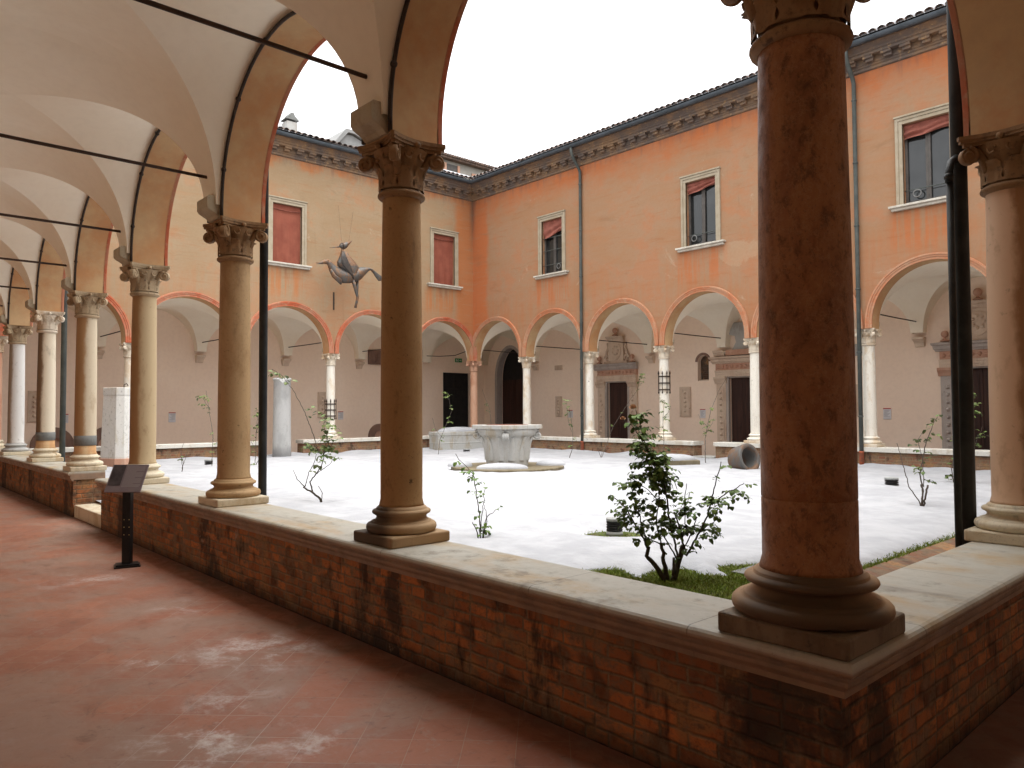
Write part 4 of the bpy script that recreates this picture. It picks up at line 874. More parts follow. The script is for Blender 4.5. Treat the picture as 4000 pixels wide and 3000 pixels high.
# ------------------------------------------------------------------ columns
def make_capital(mb, r, zt, rich=True):
    """local z from 0 (neck ring) to zt (top of abacus)"""
    k = r / 0.15; mb.smooth = True
    rt = r * 0.93
    mb.lathe([(rt, -0.03), (rt + 0.012, -0.026), (rt + 0.03, -0.012), (rt + 0.034, 0.0), (rt + 0.03, 0.012), (rt + 0.012, 0.026), (rt * 0.95, 0.03)], 28, cap=False)
    bell = [(rt * 0.95, 0.03), (rt * 0.95, 0.10), (rt * 1.0, 0.17), (rt * 1.15, 0.23), (rt * 1.42, zt - 0.085), (rt * 1.46, zt - 0.07)]
    mb.lathe(bell, 32, cap=False, fr=lambda a, z: 1 + 0.03 * math.cos(16 * a) * (1 if z < zt - 0.08 else 0))
    for i in range(8):                                          # lower leaves curling out
        a = 2 * math.pi * i / 8 + 0.39; ca, sa = math.cos(a), math.sin(a); rows = []
        for t in range(8):
            u = t / 7; rr = rt * 0.97 + 0.012 + 0.05 * k * max(0, u - 0.45) ** 1.3 * 1.6; z = 0.035 + 0.155 * math.sin(u * 1.75) ; wdt = 0.058 * k * (1 - 0.55 * u ** 2) * (1 + 0.12 * math.cos(t * 3.1))
            c_ = Vector((rr * ca, rr * sa, z)); sd_ = Vector((-sa, ca, 0)) * wdt; o_ = Vector((ca, sa, 0)) * 0.016
            rows.append([mb.vert(c_ - sd_), mb.vert(c_ - sd_ * 0.5 + o_), mb.vert(c_ + o_ * 0.3), mb.vert(c_ + sd_ * 0.5 + o_), mb.vert(c_ + sd_)])
        for A_, B_ in zip(rows, rows[1:]):
            for j in range(4): mb.face((A_[j], A_[j + 1], B_[j + 1], B_[j]))
    for i in range(4):                                          # corner volutes
        a = math.pi / 4 + i * math.pi / 2; dv = Vector((math.cos(a), math.sin(a), 0)); tv = Vector((-math.sin(a), math.cos(a), 0))
        vk = min(k, 1.10); rv = 0.056 * min(k, 1.06) * (0.82 if k > 1.2 else 1.0); cv = dv * (0.262 * vk) + Vector((0, 0, zt - 0.07 - rv - 0.012))
        for sg in (-1, 1):
            pts = []
            for j in range(26):
                an = math.pi / 2 + j / 25 * 2.4 * math.pi * 1.0; rr = rv * (1 - 0.78 * j / 25); pts.append(cv + dv * (rr * math.cos(an)) + Vector((0, 0, rr * math.sin(an))) + tv * sg * 0.022 * k)
            mb.tube(pts, [0.0165 * k * (1 - 0.3 * j / 25) for j in range(26)], 6)
        ax = Matrix((dv, Vector((0, 0, 1)), tv)).transposed()
        mb.lathe([(rv * 0.9, -0.026 * k), (rv * 0.98, -0.02 * k), (rv * 0.98, 0.02 * k), (rv * 0.9, 0.026 * k)], 16, cv, axis=ax)
        st = [dv * (rt * 1.0) + Vector((0, 0, 0.13)), dv * (rt * 1.13) + Vector((0, 0, 0.20)), dv * (0.205 * vk) + Vector((0, 0, zt - 0.105)), dv * (0.262 * vk) + Vector((0, 0, zt - 0.085))]
        mb.tube(st, [0.028 * k, 0.03 * k, 0.028 * k, 0.02 * k], 8)
        for sg in (-1, 1):                                      # inner helices on each face
            b_ = a + sg * 0.48; d2 = Vector((math.cos(b_), math.sin(b_), 0)); c2 = d2 * (rt * 1.30) + Vector((0, 0, zt - 0.115)); t2 = Vector((-math.sin(b_), math.cos(b_), 0))
            mb.tube([c2 + t2 * (0.026 * math.cos(j * 0.55)) * k + Vector((0, 0, 0.026 * math.sin(j * 0.55) * k)) for j in range(11)], 0.009 * k, 5)
    mb.smooth = False
    ab = []                                                     # abacus: concave sides, cut corners
    hw = 0.232 * min(k, 1.12); cx_ = 0.036 * k
    for i in range(4):
        a0 = i * math.pi / 2
        for j in range(9):
            u = j / 8 * 2 - 1; xx = u * (hw - cx_ * 0.35); dd = hw - 0.055 * k * (1 - u * u) + cx_ * 0.15
            ab.append((dd * math.cos(a0) - xx * math.sin(a0), dd * math.sin(a0) + xx * math.cos(a0)))
    for (sc_, za, zb) in ((0.90, zt - 0.075, zt - 0.05), (0.97, zt - 0.0498, zt - 0.028), (1.0, zt - 0.0278, zt)):
        mb.prism([(x * sc_, y * sc_) for x, y in ab], za, zb, lambda u, w_, t: (u, w_, t))
    mb.smooth = True
    for i in range(4):                                          # fleurons
        a = i * math.pi / 2; mb.sphere((0.20 * k * math.cos(a), 0.20 * k * math.sin(a), zt - 0.045), 0.024 * k, 8, 6)
    mb.smooth = False
def base_profile(r):
    k = r / 0.16
    return [(0.240 * k, 0.0), (0.255 * k, 0.006), (0.264 * k, 0.017), (0.268 * k, 0.033), (0.265 * k, 0.049), (0.256 * k, 0.060), (0.243 * k, 0.066), (0.228 * k, 0.068), (0.228 * k, 0.076), (0.222 * k, 0.077), (0.206 * k, 0.083), (0.194 * k, 0.093), (0.189 * k, 0.105), (0.192 * k, 0.114), (0.200 * k, 0.118), (0.200 * k, 0.123), (0.206 * k, 0.1235), (0.218 * k, 0.129), (0.223 * k, 0.139), (0.220 * k, 0.149), (0.209 * k, 0.156), (0.194 * k, 0.1575), (0.191 * k, 0.158), (0.190 * k, 0.170), (0.187 * k, 0.171), (0.176 * k, 0.182)]
def column(loc, label, mats, r=0.16, rot=0.0, group=None, bands=None, ph=0.08, pw=None, seam=None):
    """mats: plinth, base, shaft, capital. ZCOP..ZSP"""
    col_ = thing('column', label, 'column', loc, group); pw = pw or r * 1.66
    L0 = Vector(loc)
    def add(mb, name, mt, bevel=0.0): return mb.build(name, mt, col_, bevel=bevel, off=(0, 0, 0))
    q = MB(); q.box(-pw, pw, -pw, pw, 0, ph); add(q, 'plinth', mats[0], 0.012)
    q = MB(); q.smooth = True; q.lathe([(a, z + ph) for a, z in base_profile(r)], 40, cap=True); add(q, 'base', mats[1])
    zb = ph + 0.18; zn = 3.195 - ZCOP; q = MB(); q.smooth = True
    H = zn - zb; pr = [(r * 1.07, zb), (r * 1.045, zb + 0.02), (r * 1.0, zb + 0.05)]
    for i in range(1, 14): t = i / 13; pr.append((r * (1.0 + 0.018 * math.sin(t * math.pi) - 0.085 * t ** 1.4), zb + 0.05 + (H - 0.08) * t))
    pr += [(r * 0.925, zn - 0.015), (r * 0.94, zn)]
    if seam:
        k2 = min(range(len(pr)), key=lambda i_: abs(pr[i_][1] - seam)); pr[k2] = (pr[k2][0], seam - 0.03); rr_ = pr[k2][0]
        pr[k2 + 1:k2 + 1] = [(rr_, seam - 0.004), (rr_ - 0.004, seam - 0.0015), (rr_ - 0.004, seam + 0.0015), (rr_, seam + 0.004)]
    if bands:
        z0, z1 = bands; lo_ = [p for p in pr if p[1] < z0] + [(r * 0.99, z0)]; up_ = [(r * 0.985, z0)] + [p for p in pr if p[1] > z0]
        q.lathe(up_, 36); add(q, 'shaft', mats[2]); q = MB(); q.smooth = True; q.lathe(lo_, 36); add(q, 'shaft_stub', M_ORST); q = MB(); q.smooth = True
        q.lathe([(r * 0.98, z0), (r * 1.035, z0 + 0.004), (r * 1.035, z1 - 0.004), (r * 0.98, z1)], 36, cap=False); add(q, 'metal_band', M_GREYB)
    else: q.lathe(pr, 40); add(q, 'shaft', mats[2])
    q = MB(); make_capital(q, r, ZSP - 3.195)
    for v in q.v: v.z += zn
    add(q, 'capital', mats[3], 0.0)
    col_.rotation_euler = (0, 0, rot)
    return col_
# shafts with rain-washed court side: patina facing the loggia (-y) with a ragged edge; also paints lit sides on the corner base and right-hand shafts
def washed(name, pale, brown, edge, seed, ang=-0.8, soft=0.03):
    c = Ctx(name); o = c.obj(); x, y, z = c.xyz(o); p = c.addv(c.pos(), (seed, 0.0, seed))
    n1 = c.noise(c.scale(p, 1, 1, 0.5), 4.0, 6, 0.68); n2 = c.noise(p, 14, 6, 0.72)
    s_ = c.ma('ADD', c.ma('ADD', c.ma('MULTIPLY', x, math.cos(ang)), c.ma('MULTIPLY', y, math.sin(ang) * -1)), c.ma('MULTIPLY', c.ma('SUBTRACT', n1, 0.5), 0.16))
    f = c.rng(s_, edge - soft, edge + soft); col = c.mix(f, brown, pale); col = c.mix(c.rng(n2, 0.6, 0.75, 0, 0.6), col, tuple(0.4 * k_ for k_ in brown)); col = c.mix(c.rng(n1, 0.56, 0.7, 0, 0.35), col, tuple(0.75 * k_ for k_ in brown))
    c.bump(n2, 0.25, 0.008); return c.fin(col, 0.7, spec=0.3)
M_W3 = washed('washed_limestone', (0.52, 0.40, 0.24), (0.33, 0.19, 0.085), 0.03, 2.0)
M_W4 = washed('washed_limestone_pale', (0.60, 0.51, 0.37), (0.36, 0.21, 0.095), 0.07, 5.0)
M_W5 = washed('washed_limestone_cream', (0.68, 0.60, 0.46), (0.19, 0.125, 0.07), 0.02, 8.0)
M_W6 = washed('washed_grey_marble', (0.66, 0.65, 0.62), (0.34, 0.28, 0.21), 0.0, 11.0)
GN = 'columns of the near arcade'; GA = 'columns of the tan range arcade'; GBB = 'columns of the orange range arcade'; GE = 'columns of the right-hand arcade'
M_B0 = washed('corner_base_stained_lit_sides', (0.42, 0.26, 0.135), (0.10, 0.064, 0.035), -0.10, 21.0, -2.02, 0.13)  # dark stain towards the camera; the lit sides are painted in paler
M_P0 = stone('corner_plinth_stained', (0.20, 0.15, 0.095), (0.13, 0.088, 0.05), (0.045, 0.036, 0.026), 0.55, 0.5, 22.0, 0.6)
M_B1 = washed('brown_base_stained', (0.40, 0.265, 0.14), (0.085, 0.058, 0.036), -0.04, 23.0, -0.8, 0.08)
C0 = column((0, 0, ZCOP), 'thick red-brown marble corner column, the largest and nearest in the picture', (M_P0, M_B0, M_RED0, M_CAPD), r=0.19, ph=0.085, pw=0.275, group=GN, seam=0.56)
CN = [
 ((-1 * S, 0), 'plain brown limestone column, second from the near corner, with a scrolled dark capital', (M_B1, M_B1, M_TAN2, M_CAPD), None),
 ((-2 * S, 0), 'tan limestone column beside the dark downpipe, third from the near corner', (M_BASEL, M_TAN, M_TAN, M_CAPD), None),
 ((-3 * S + 0.02, 0), 'blotchy weathered column standing just behind the info stand', (M_BASEL, M_BASEL, M_W3, M_CAPM), None),
 ((-4 * S + 0.03, 0), 'column with a grey band above an orange drum, right beside the step opening', (M_BASEL, M_BASEL, M_W4, M_CAPM), (0.40, 0.56)),
 ((-5 * S + 0.03, 0), 'column stained dark on one side and cream on the other, with a grey band near its foot', (M_BASEL, M_BASEL, M_W5, M_MARB2), (0.40, 0.56)),
 ((-6 * S - 0.06, 0), 'smooth grey marble column, second to last of the near arcade on the left', (M_BASEL, M_GREYS, M_W6, M_CAPM), None),
 ((-7 * S, 0), 'pink corner column cut by the left edge of the picture', (M_BASEL, M_BASEL, M_PINK, M_MARB2), None),
]
for (xy, lab, ms, bd) in CN: column((xy[0], xy[1], ZCOP), lab, ms, r=0.158 if lab[0] != 'p' else 0.15, group=GN, bands=bd, ph=0.075)
proto = column((XA, W - SY, ZCOP), 'white column partly hidden behind the brown column, next to the pink corner one', (M_MARB2, M_MARB, M_MARB, M_MARB2), r=0.15, group=GA)
def place(x, y, label, group, shaft=None, src=None):
    c_ = copy_tree(src or proto); c_.location = (x, y, ZCOP); c_['label'] = label; c_['group'] = group
    if shaft:
        for ch in c_.children:
            if ch.name.split('.')[0] in ('shaft',) or (shaft is M_PINK and ch.name.split('.')[0] == 'capital'):
                ch.material_slots[0].link = 'OBJECT'; ch.material_slots[0].material = shaft
    return c_
# the depsgraph has to know the slots before they are re-linked: they live on the copies
place(XA, W - 2 * SY, 'white column with iron grille band at the tan range, right of the grey column stump', GA)
place(XA, W - 3 * SY, 'white column of the tan range seen beside the tan limestone column', GA)
place(XA, W - 4 * SY, 'white column of the tan range rising behind the white marble pillar', GA)
place(XA, W, 'speckled pink marble column in the far corner where the two ranges meet', GBB, M_PINK)
BL = ['slim white column right of the well, beside the great dark doorway', 'white column behind the grey downpipe, left of the arms-topped portal', 'white column with iron grille band above the tall rose bush', 'white column above the tipped stone jar', 'white column with a dark scar behind the right-hand grey downpipe', 'white column hidden behind the tan column at the right edge']
for i in range(6): place(XA + (i + 1) * S, W, BL[i], GBB)
place(0, W, 'pink corner column of the orange range, beyond the right edge', GBB, M_PINK)
M_WE = washed('pink_limestone_lit_side', (0.72, 0.50, 0.34), (0.36, 0.19, 0.09), 0.07, 13.0, 2.31)  # brown stain on one side; the lit court side is painted in paler
proE = column((0, SY, ZCOP), 'tan column at the right edge beside the black downpipes', (M_BASEL, M_BASEL, M_WE, M_CAPD), r=0.165, group=GE)
for i, lab in ((2, 'second tan column of the right-hand arcade'), (3, 'third tan column of the right-hand arcade'), (4, 'fourth tan column of the right-hand arcade')): place(0, i * SY, lab, GE, src=proE)
# iron grille bands round two shafts
def grille(x, y, z0, label):
    q = MB(); r = 0.165
    for zz in (0.12, 0.32, 0.52): q.lathe([(r, -0.018), (r + 0.014, -0.018), (r + 0.014, 0.018), (r, 0.018)], 24, (x, y, z0 + zz), cap=False)
    for i in range(8):
        a = i * math.pi / 4 + 0.3; px, py = x + (r + 0.018) * math.cos(a), y + (r + 0.018) * math.sin(a)
        q.tube([(px, py, z0), (px, py, z0 + 0.02), (px, py, z0 + 0.05), (px, py, z0 + 0.06), (px, py, z0 + 0.58), (px, py, z0 + 0.60), (px, py, z0 + 0.63), (px, py, z0 + 0.70)], [0.004, 0.02, 0.018, 0.011, 0.011, 0.02, 0.022, 0.003], 6)
    tag(q.build('iron_grille', M_IRON, off=(x, y, z0)), label, 'grille', 'iron grilles clasping columns')
grille(XA + 3 * S, W, 2.12, 'iron grille clasping the white column above the tall rose bush'); grille(XA, W - 2 * SY, 1.36, 'iron grille clasping the white column of the tan range')

# ------------------------------------------------------------------ courtyard objects
# well
WC = Vector((-12.0, 9.1, 0.0))
WL = thing('well', 'carved white marble wellhead with corner scrolls in the middle of the snowy courtyard', 'well', WC)
q = MB(); q.smooth = True
rows = []
NW = 48
for (z, rc, sq) in ((0.30, 0.50, 0.0), (0.34, 0.505, 0.0), (0.55, 0.525, 0.02), (0.80, 0.56, 0.1), (0.98, 0.60, 0.25), (1.03, 0.63, 0.3), (1.05, 0.67, 0.35), (1.16, 0.70, 0.6), (1.22, 0.71, 0.7)):
    row = []
    for i in range(NW):
        a = 2 * math.pi * i / NW; cs_, sn_ = math.cos(a), math.sin(a); rs_ = rc / max(abs(cs_), abs(sn_)) * 0.84; rr = rc * (1 - sq) + min(rs_, rc * 1.12) * sq
        rr *= 1 + 0.012 * math.cos(16 * a) * (1 if 0.4 < z < 1.0 else 0); row.append(q.vert(WC + Vector((rr * cs_, rr * sn_, z))))
    rows.append(row)
for A_, B_ in zip(rows, rows[1:]):
    for i in range(NW): q.face((A_[i], A_[(i + 1) % NW], B_[(i + 1) % NW], B_[i]))
# leaf relief
for i in range(12):
    a = 2 * math.pi * i / 12; d_ = Vector((math.cos(a), math.sin(a), 0)); t_ = Vector((-math.sin(a), math.cos(a), 0)); rr_ = []
    for t in range(9):
        u = t / 8; r_ = 0.515 + 0.085 * u ** 1.6 + 0.012 + 0.045 * max(0, u - 0.75) * 4 * 0.6; wd_ = 0.085 * (1 - 0.7 * u ** 3); z = 0.45 + 0.55 * u
        rr_.append([q.vert(WC + d_ * r_ + t_ * (wd_ * s_) + d_ * (0.04 * (1 - abs(s_)) - 0.012) + Vector((0, 0, z))) for s_ in (-1, -0.4, 0, 0.4, 1)])
    for A_, B_ in zip(rr_, rr_[1:]):
        for j in range(4): q.face((A_[j], A_[j + 1], B_[j + 1], B_[j]))
q.build('well_body', M_WELL, WL)
for i in range(4):
    q = MB(); a = math.pi / 4 + i * math.pi / 2; d_ = Vector((math.cos(a), math.sin(a), 0)); t_ = Vector((-math.sin(a), math.cos(a), 0)); c_ = WC + d_ * 0.74 + Vector((0, 0, 1.04))
    for sg in (-1, 1):
        q.tube([c_ + d_ * (0.115 * (1 - 0.8 * j / 24) * math.cos(1.2 + j * 0.36)) + Vector((0, 0, 0.115 * (1 - 0.8 * j / 24) * math.sin(1.2 + j * 0.36))) + t_ * sg * 0.052 for j in range(25)], 0.027, 6)
    ax = Matrix((d_, Vector((0, 0, 1)), t_)).transposed(); q.smooth = True; q.lathe([(0.07, -0.055), (0.085, -0.045), (0.085, 0.045), (0.07, 0.055)], 18, c_, axis=ax); q.smooth = False
    q.build('scroll', M_WELL, WL)
q = MB(); hh = 0.655; ch_ = 0.10
oc = [(hh, -hh + ch_), (hh, hh - ch_), (hh - ch_, hh), (-hh + ch_, hh), (-hh, hh - ch_), (-hh, -hh + ch_), (-hh + ch_, -hh), (hh - ch_, -hh)]
def ring(mb, po, pi_, z0, z1):
    n_ = len(po); O0 = [mb.vert((WC.x + a, WC.y + b, z0)) for a, b in po]; O1 = [mb.vert((WC.x + a, WC.y + b, z1)) for a, b in po]; I1 = [mb.vert((WC.x + a, WC.y + b, z1)) for a, b in pi_]; I0 = [mb.vert((WC.x + a, WC.y + b, z0)) for a, b in pi_]
    for i in range(n_):
        k_ = (i + 1) % n_; mb.face((O0[i], O0[k_], O1[k_], O1[i])); mb.face((O1[i], O1[k_], I1[k_], I1[i])); mb.face((I1[i], I1[k_], I0[k_], I0[i]))
ring(q, oc, [(a * 0.78, b * 0.78) for a, b in oc], 1.20, 1.29); q.build('well_rim', M_WELL, WL, bevel=0.012)
q = MB(); q.smooth = True; q.lathe([(0.02, 1.245), (0.50, 1.245), (0.53, 1.26), (0.53, 1.285), (0.50, 1.296), (0.02, 1.30)], 32, WC); q.build('well_lid', M_RLID, WL)
q = MB(); NR = 40; pr_ = []
q.smooth = False
for (rf_, z) in ((1.0, 0.06), (1.0, 0.285), (0.985, 0.30), (0.02, 0.302)):
    pr_.append([q.vert((WC.x + 1.36 * rf_ * (1 + 0.025 * mnoise.noise((i * 0.9, 3, 0))) * math.cos(2 * math.pi * i / NR), WC.y + 1.36 * rf_ * (1 + 0.025 * mnoise.noise((i * 0.9, 3, 0))) * math.sin(2 * math.pi * i / NR), z)) for i in range(NR)])
for A_, B_ in zip(pr_, pr_[1:]):
    for i in range(NR): q.face((A_[i], A_[(i + 1) % NR], B_[(i + 1) % NR], B_[i]))
M_SLAB = stone('mossy_slab', (0.17, 0.14, 0.09), (0.125, 0.10, 0.055), (0.06, 0.055, 0.03), 0.5, 0.5, 17.0)
q.build('well_step', M_SLAB, WL)
def snow_lump(c, rx, ry, h, rot, label):
    q = MB(); q.smooth = True; n_, m_ = 28, 9; rows = []
    for j in range(m_ + 1):
        t = j / m_ ; rows.append([])
        for i in range(n_):
            a = 2 * math.pi * i / n_; k_ = 1 + 0.10 * mnoise.noise((math.cos(a) * 1.5 + c[0], math.sin(a) * 1.5, 2)); rr = math.sin(t * math.pi / 2) ; x, y = rx * rr * k_ * math.cos(a), ry * rr * k_ * math.sin(a)
            rows[-1].append(q.vert((c[0] + x * math.cos(rot) - y * math.sin(rot), c[1] + x * math.sin(rot) + y * math.cos(rot), c[2] + h * math.cos(t * math.pi / 2) ** 0.8 * (1 + 0.08 * mnoise.noise((x * 4, y * 4, 1))))))
    for A_, B_ in zip(rows, rows[1:]):
        for i in range(n_): q.face((A_[i], A_[(i + 1) % n_], B_[(i + 1) % n_], B_[i]))
    return tag(q.build('snow_heap', M_SNOW, off=c), label, 'snow heap', 'snow heaps on the stones')
va = math.atan2(0.739, 0.674)   # direction across the view
snow_lump((-11.42, 8.42, 0.298), 0.60, 0.26, 0.13, va, 'rounded snow heap on the well step, in front of the wellhead')
snow_lump((-11.42 + 0.03, 9.98, 0.298), 0.36, 0.24, 0.13, va, 'small snow heap on the right end of the well step')
snow_lump((-12.66, 8.16, 0.298), 0.30, 0.24, 0.14, va, 'small snow heap on the left end of the well step')
# stone trough
q = MB(); TRL = thing('stone_trough', 'long grey stone trough with snow on top, behind the wellhead', 'trough', (-19.9, 14.2, 0.2))
tx, ty, ang_ = -20.05, 13.9, math.pi / 2 - 0.12
def TT(u, v, z): return (tx + u * math.cos(ang_) - v * math.sin(ang_), ty + u * math.sin(ang_) + v * math.cos(ang_), z)
q.box(-1.0, 1.0, -0.33, 0.33, 0.22, 0.86, TT); q.box(-1.02, 1.02, -0.35, 0.35, 0.74, 0.88, TT); q.box(-1.01, 1.01, -0.34, 0.34, 0.45, 0.50, TT); q.build('trough_body', M_WELL, TRL, bevel=0.02)
q = MB(); q.box(-0.97, 1.0, -0.36, 0.36, 0.10, 0.22, TT); q.build('trough_base', M_SLAB, TRL, bevel=0.02)
p = TT(0.05, 0, 0.875); snow_lump(p, 0.88, 0.34, 0.17, ang_, 'thick snow cushion lying on the stone trough')
# column stump
SP_ = (-20.45, 7.3, 0.2); q = MB(); q.smooth = True
q.lathe([(0.28, 0.05), (0.275, 0.4), (0.262, 1.6), (0.255, 2.38), (0.27, 2.40), (0.28, 2.42), (0.28, 2.46), (0.24, 2.48)], 32, SP_); 
for v in q.v:
    if v.z > 2.5: v.z -= 0.14 * max(0, 1 - abs((v.y - SP_[1] + 0.10) / 0.10)) 
tag(q.build('column_stump', stone('grey_granite', (0.42, 0.42, 0.41), (0.35, 0.35, 0.34), (0.22, 0.22, 0.21), 0.5, 0.5, 18.0), off=SP_), 'grey granite column stump with a notched top standing in the snow', 'column stump')
# octagonal marble pillar
OP = thing('marble_pillar', 'carved white marble pillar block on a red base, left of the info stand', 'pillar', (-19.9, 2.62, 0.2))
oc2 = []
for i in range(8):
    a = (i // 2) * math.pi / 2 + (R(-12) if i % 2 else R(12)) * -1 + R(68); rr = 0.50; oc2.append((rr * math.cos(a), rr * math.sin(a)))
q = MB(); rows = []
for (z, k_) in ((0.45, 1.0), (0.50, 1.01), (0.95, 0.985), (1.95, 0.92), (2.06, 0.905), (2.10, 0.93), (2.27, 0.935), (2.28, 0.91)):
    rows.append([q.vert((-19.9 + x * k_, 2.62 + y * k_, z)) for x, y in oc2])
for A_, B_ in zip(rows, rows[1:]):
    for i in range(8): q.face((A_[i], A_[(i + 1) % 8], B_[(i + 1) % 8], B_[i]))
q.face(rows[-1]); M_OCT = stone('bright_marble', (0.66, 0.65, 0.61), (0.54, 0.50, 0.41), (0.12, 0.11, 0.09), 0.4, 0.6, 19.0)
q.build('pillar_block', M_OCT, OP, bevel=0.015)
q = MB(); q.prism([(x * 1.08, y * 1.08) for x, y in oc2], 0.10, 0.415, lambda u, w_, t: (-19.9 + u, 2.62 + w_, t + 0.035)); q.build('pillar_base', M_PORTR, OP, bevel=0.01)
q = MB(); q.tube([(-19.9, 2.64, 2.27), (-19.9, 2.64, 2.36), (-19.9, 2.70, 2.40), (-19.9, 2.74, 2.34)], 0.015, 6); q.build('iron_hook', M_IRON, OP)
# tipped jar / hollow drum lying on its side
JC = Vector((-7.9, 12.95, 0.13)); q = MB(); q.smooth = True
dj = Vector((0.674 * 0.52 + 0.739 * 0.85, 0.739 * 0.52 - 0.674 * 0.85, 0.22)).normalized(); tj = Vector((0, 0, 1)).cross(dj).normalized(); uj = dj.cross(tj); ax = Matrix((tj, uj, dj)).transposed()
q.lathe([(a * 0.80, b_ * 0.80) for a, b_ in [(0.10, -0.42), (0.26, -0.40), (0.38, -0.28), (0.41, -0.05), (0.42, 0.10), (0.435, 0.16), (0.43, 0.22), (0.42, 0.24), (0.335, 0.24), (0.315, 0.22), (0.30, 0.05), (0.26, -0.20), (0.05, -0.24)]], 36, JC + Vector((0, 0, 0.33)), axis=ax)
tag(q.build('stone_jar', M_JAR, off=JC), 'hollow stone jar tipped on its side in the snow, left of the red corner column', 'jar')
# low stone slab with snow
q = MB(); SLP = (-9.9, 12.95, 0.2); 
def TS(u, v, z): return (SLP[0] + u * 0.674 - v * 0.739, SLP[1] + u * 0.739 + v * 0.674, z)
q.box(-0.62, 0.62, -0.26, 0.26, 0.1, 0.35, TS); tag(q.build('stone_slab', M_SLAB, bevel=0.02, off=SLP), 'low flat stone slab under snow behind the tall rose bush', 'slab')
snow_lump((SLP[0], SLP[1], 0.345), 0.56, 0.25, 0.16, va, 'snow cushion on the low slab behind the tall rose bush')
# lawn lamps
def lamp(x, y, label, r=0.1, h=0.155):
    z = GZ - 0.01; o = thing('lawn_lamp', label, 'lamp', (x, y, z), 'low lamps in the lawn')
    q = MB(); q.smooth = True; q.lathe([(r * 1.0, 0), (r * 1.0, h * 0.28), (r * 0.9, h * 0.30)], 24, (x, y, z)); q.build('lamp_base', M_LAMP, o)
    q = MB(); q.smooth = True
    for i in range(4): zz = z + h * (0.32 + 0.135 * i); q.lathe([(r * 0.8, 0), (r * 0.98, 0.004), (r * 1.0, h * 0.09), (r * 0.8, h * 0.10)], 24, (x, y, zz))
    q.build('louvre', M_BLACK, o)
    q = MB(); q.smooth = True; q.lathe([(r * 0.98, h * 0.86), (r * 1.02, h * 0.87), (r * 1.02, h * 0.985), (r * 0.96, h * 1.02), (0.01, h * 1.03)], 24, (x, y, z)); q.build('lamp_cap', M_LAMP, o)
lamp(-4.39, 3.99, 'round louvred lawn lamp in a melted hollow left of the tall rose bush', 0.1, 0.22); lamp(-4.06, 11.59, 'low black lamp in the snow right of the red corner column', 0.12, 0.24); lamp(-18.95, 4.51, 'low dark lamp on the snow left of the tan limestone column', 0.11, 0.24); lamp(-18.41, 13.0, 'tiny dark lamp on the snow left of the wellhead', 0.12, 0.22)
lamp(-9.4, 5.55, 'lamp almost buried in snow below the wellhead, left', 0.09, 0.115)
# manhole plate in the grass
q = MB(); q.box(-2.3, -1.72, 3.15, 3.72, GZ, GZ + 0.02); tag(q.build('drain_cover', M_GREYB, bevel=0.004, off=(-2, 3.4, GZ)), 'grey drain slab in the grass behind the red corner column', 'drain cover')

# ------------------------------------------------------------------ roses
vR = Vector((0.674, 0.739, 0.0)); vF = Vector((-0.739, 0.674, 0.0))
def leaf(mb, p, d, sz, droop=0.3):
    d = Vector(d).normalized(); s_ = d.cross(Vector((random.gauss(0, .3), random.gauss(0, .3), 1))); 
    if s_.length < 1e-3: s_ = Vector((1, 0, 0))
    s_.normalize(); n_ = s_.cross(d).normalized(); L_ = sz; w_ = sz * 0.46
    a = [p, p + d * L_ * 0.35 + s_ * w_ + n_ * L_ * 0.05, p + d * L_ * 0.75 + s_ * w_ * 0.75 - n_ * L_ * droop * 0.3, p + d * L_ - n_ * L_ * droop, p + d * L_ * 0.75 - s_ * w_ * 0.75 - n_ * L_ * droop * 0.3, p + d * L_ * 0.35 - s_ * w_ + n_ * L_ * 0.05]
    m0 = p + d * L_ * 0.35 - n_ * L_ * 0.03; m1 = p + d * L_ * 0.75 - n_ * L_ * (droop * 0.3 + 0.05)
    I = [mb.vert(v) for v in a]; i0, i1 = mb.vert(m0), mb.vert(m1)
    for f_ in ((I[0], I[1], i0), (I[0], i0, I[5]), (I[1], I[2], i1, i0), (i0, i1, I[4], I[5]), (I[2], I[3], i1), (i1, I[3], I[4])): mb.face(f_)
def spray(mb, p, d, sz, n=5):
    """a compound leaf: paired leaflets on a short stalk"""
    d = Vector(d).normalized(); s_ = d.cross(Vector((0, 0, 1))); s_ = s_.normalized() if s_.length > 1e-3 else Vector((1, 0, 0))
    for i in range(n // 2):
        q_ = p + d * sz * (0.5 + 0.75 * i)
        for sg in (-1, 1): leaf(mb, q_, s_ * sg + d * 0.5 + Vector((0, 0, random.uniform(-0.8, 0.3))), sz * random.uniform(0.75, 1.1), random.uniform(0.1, 0.5))
    leaf(mb, p + d * sz * (0.4 + 0.75 * (n // 2)), d + Vector((0, 0, random.uniform(-0.9, 0.2))), sz * 1.15, random.uniform(0.1, 0.5))
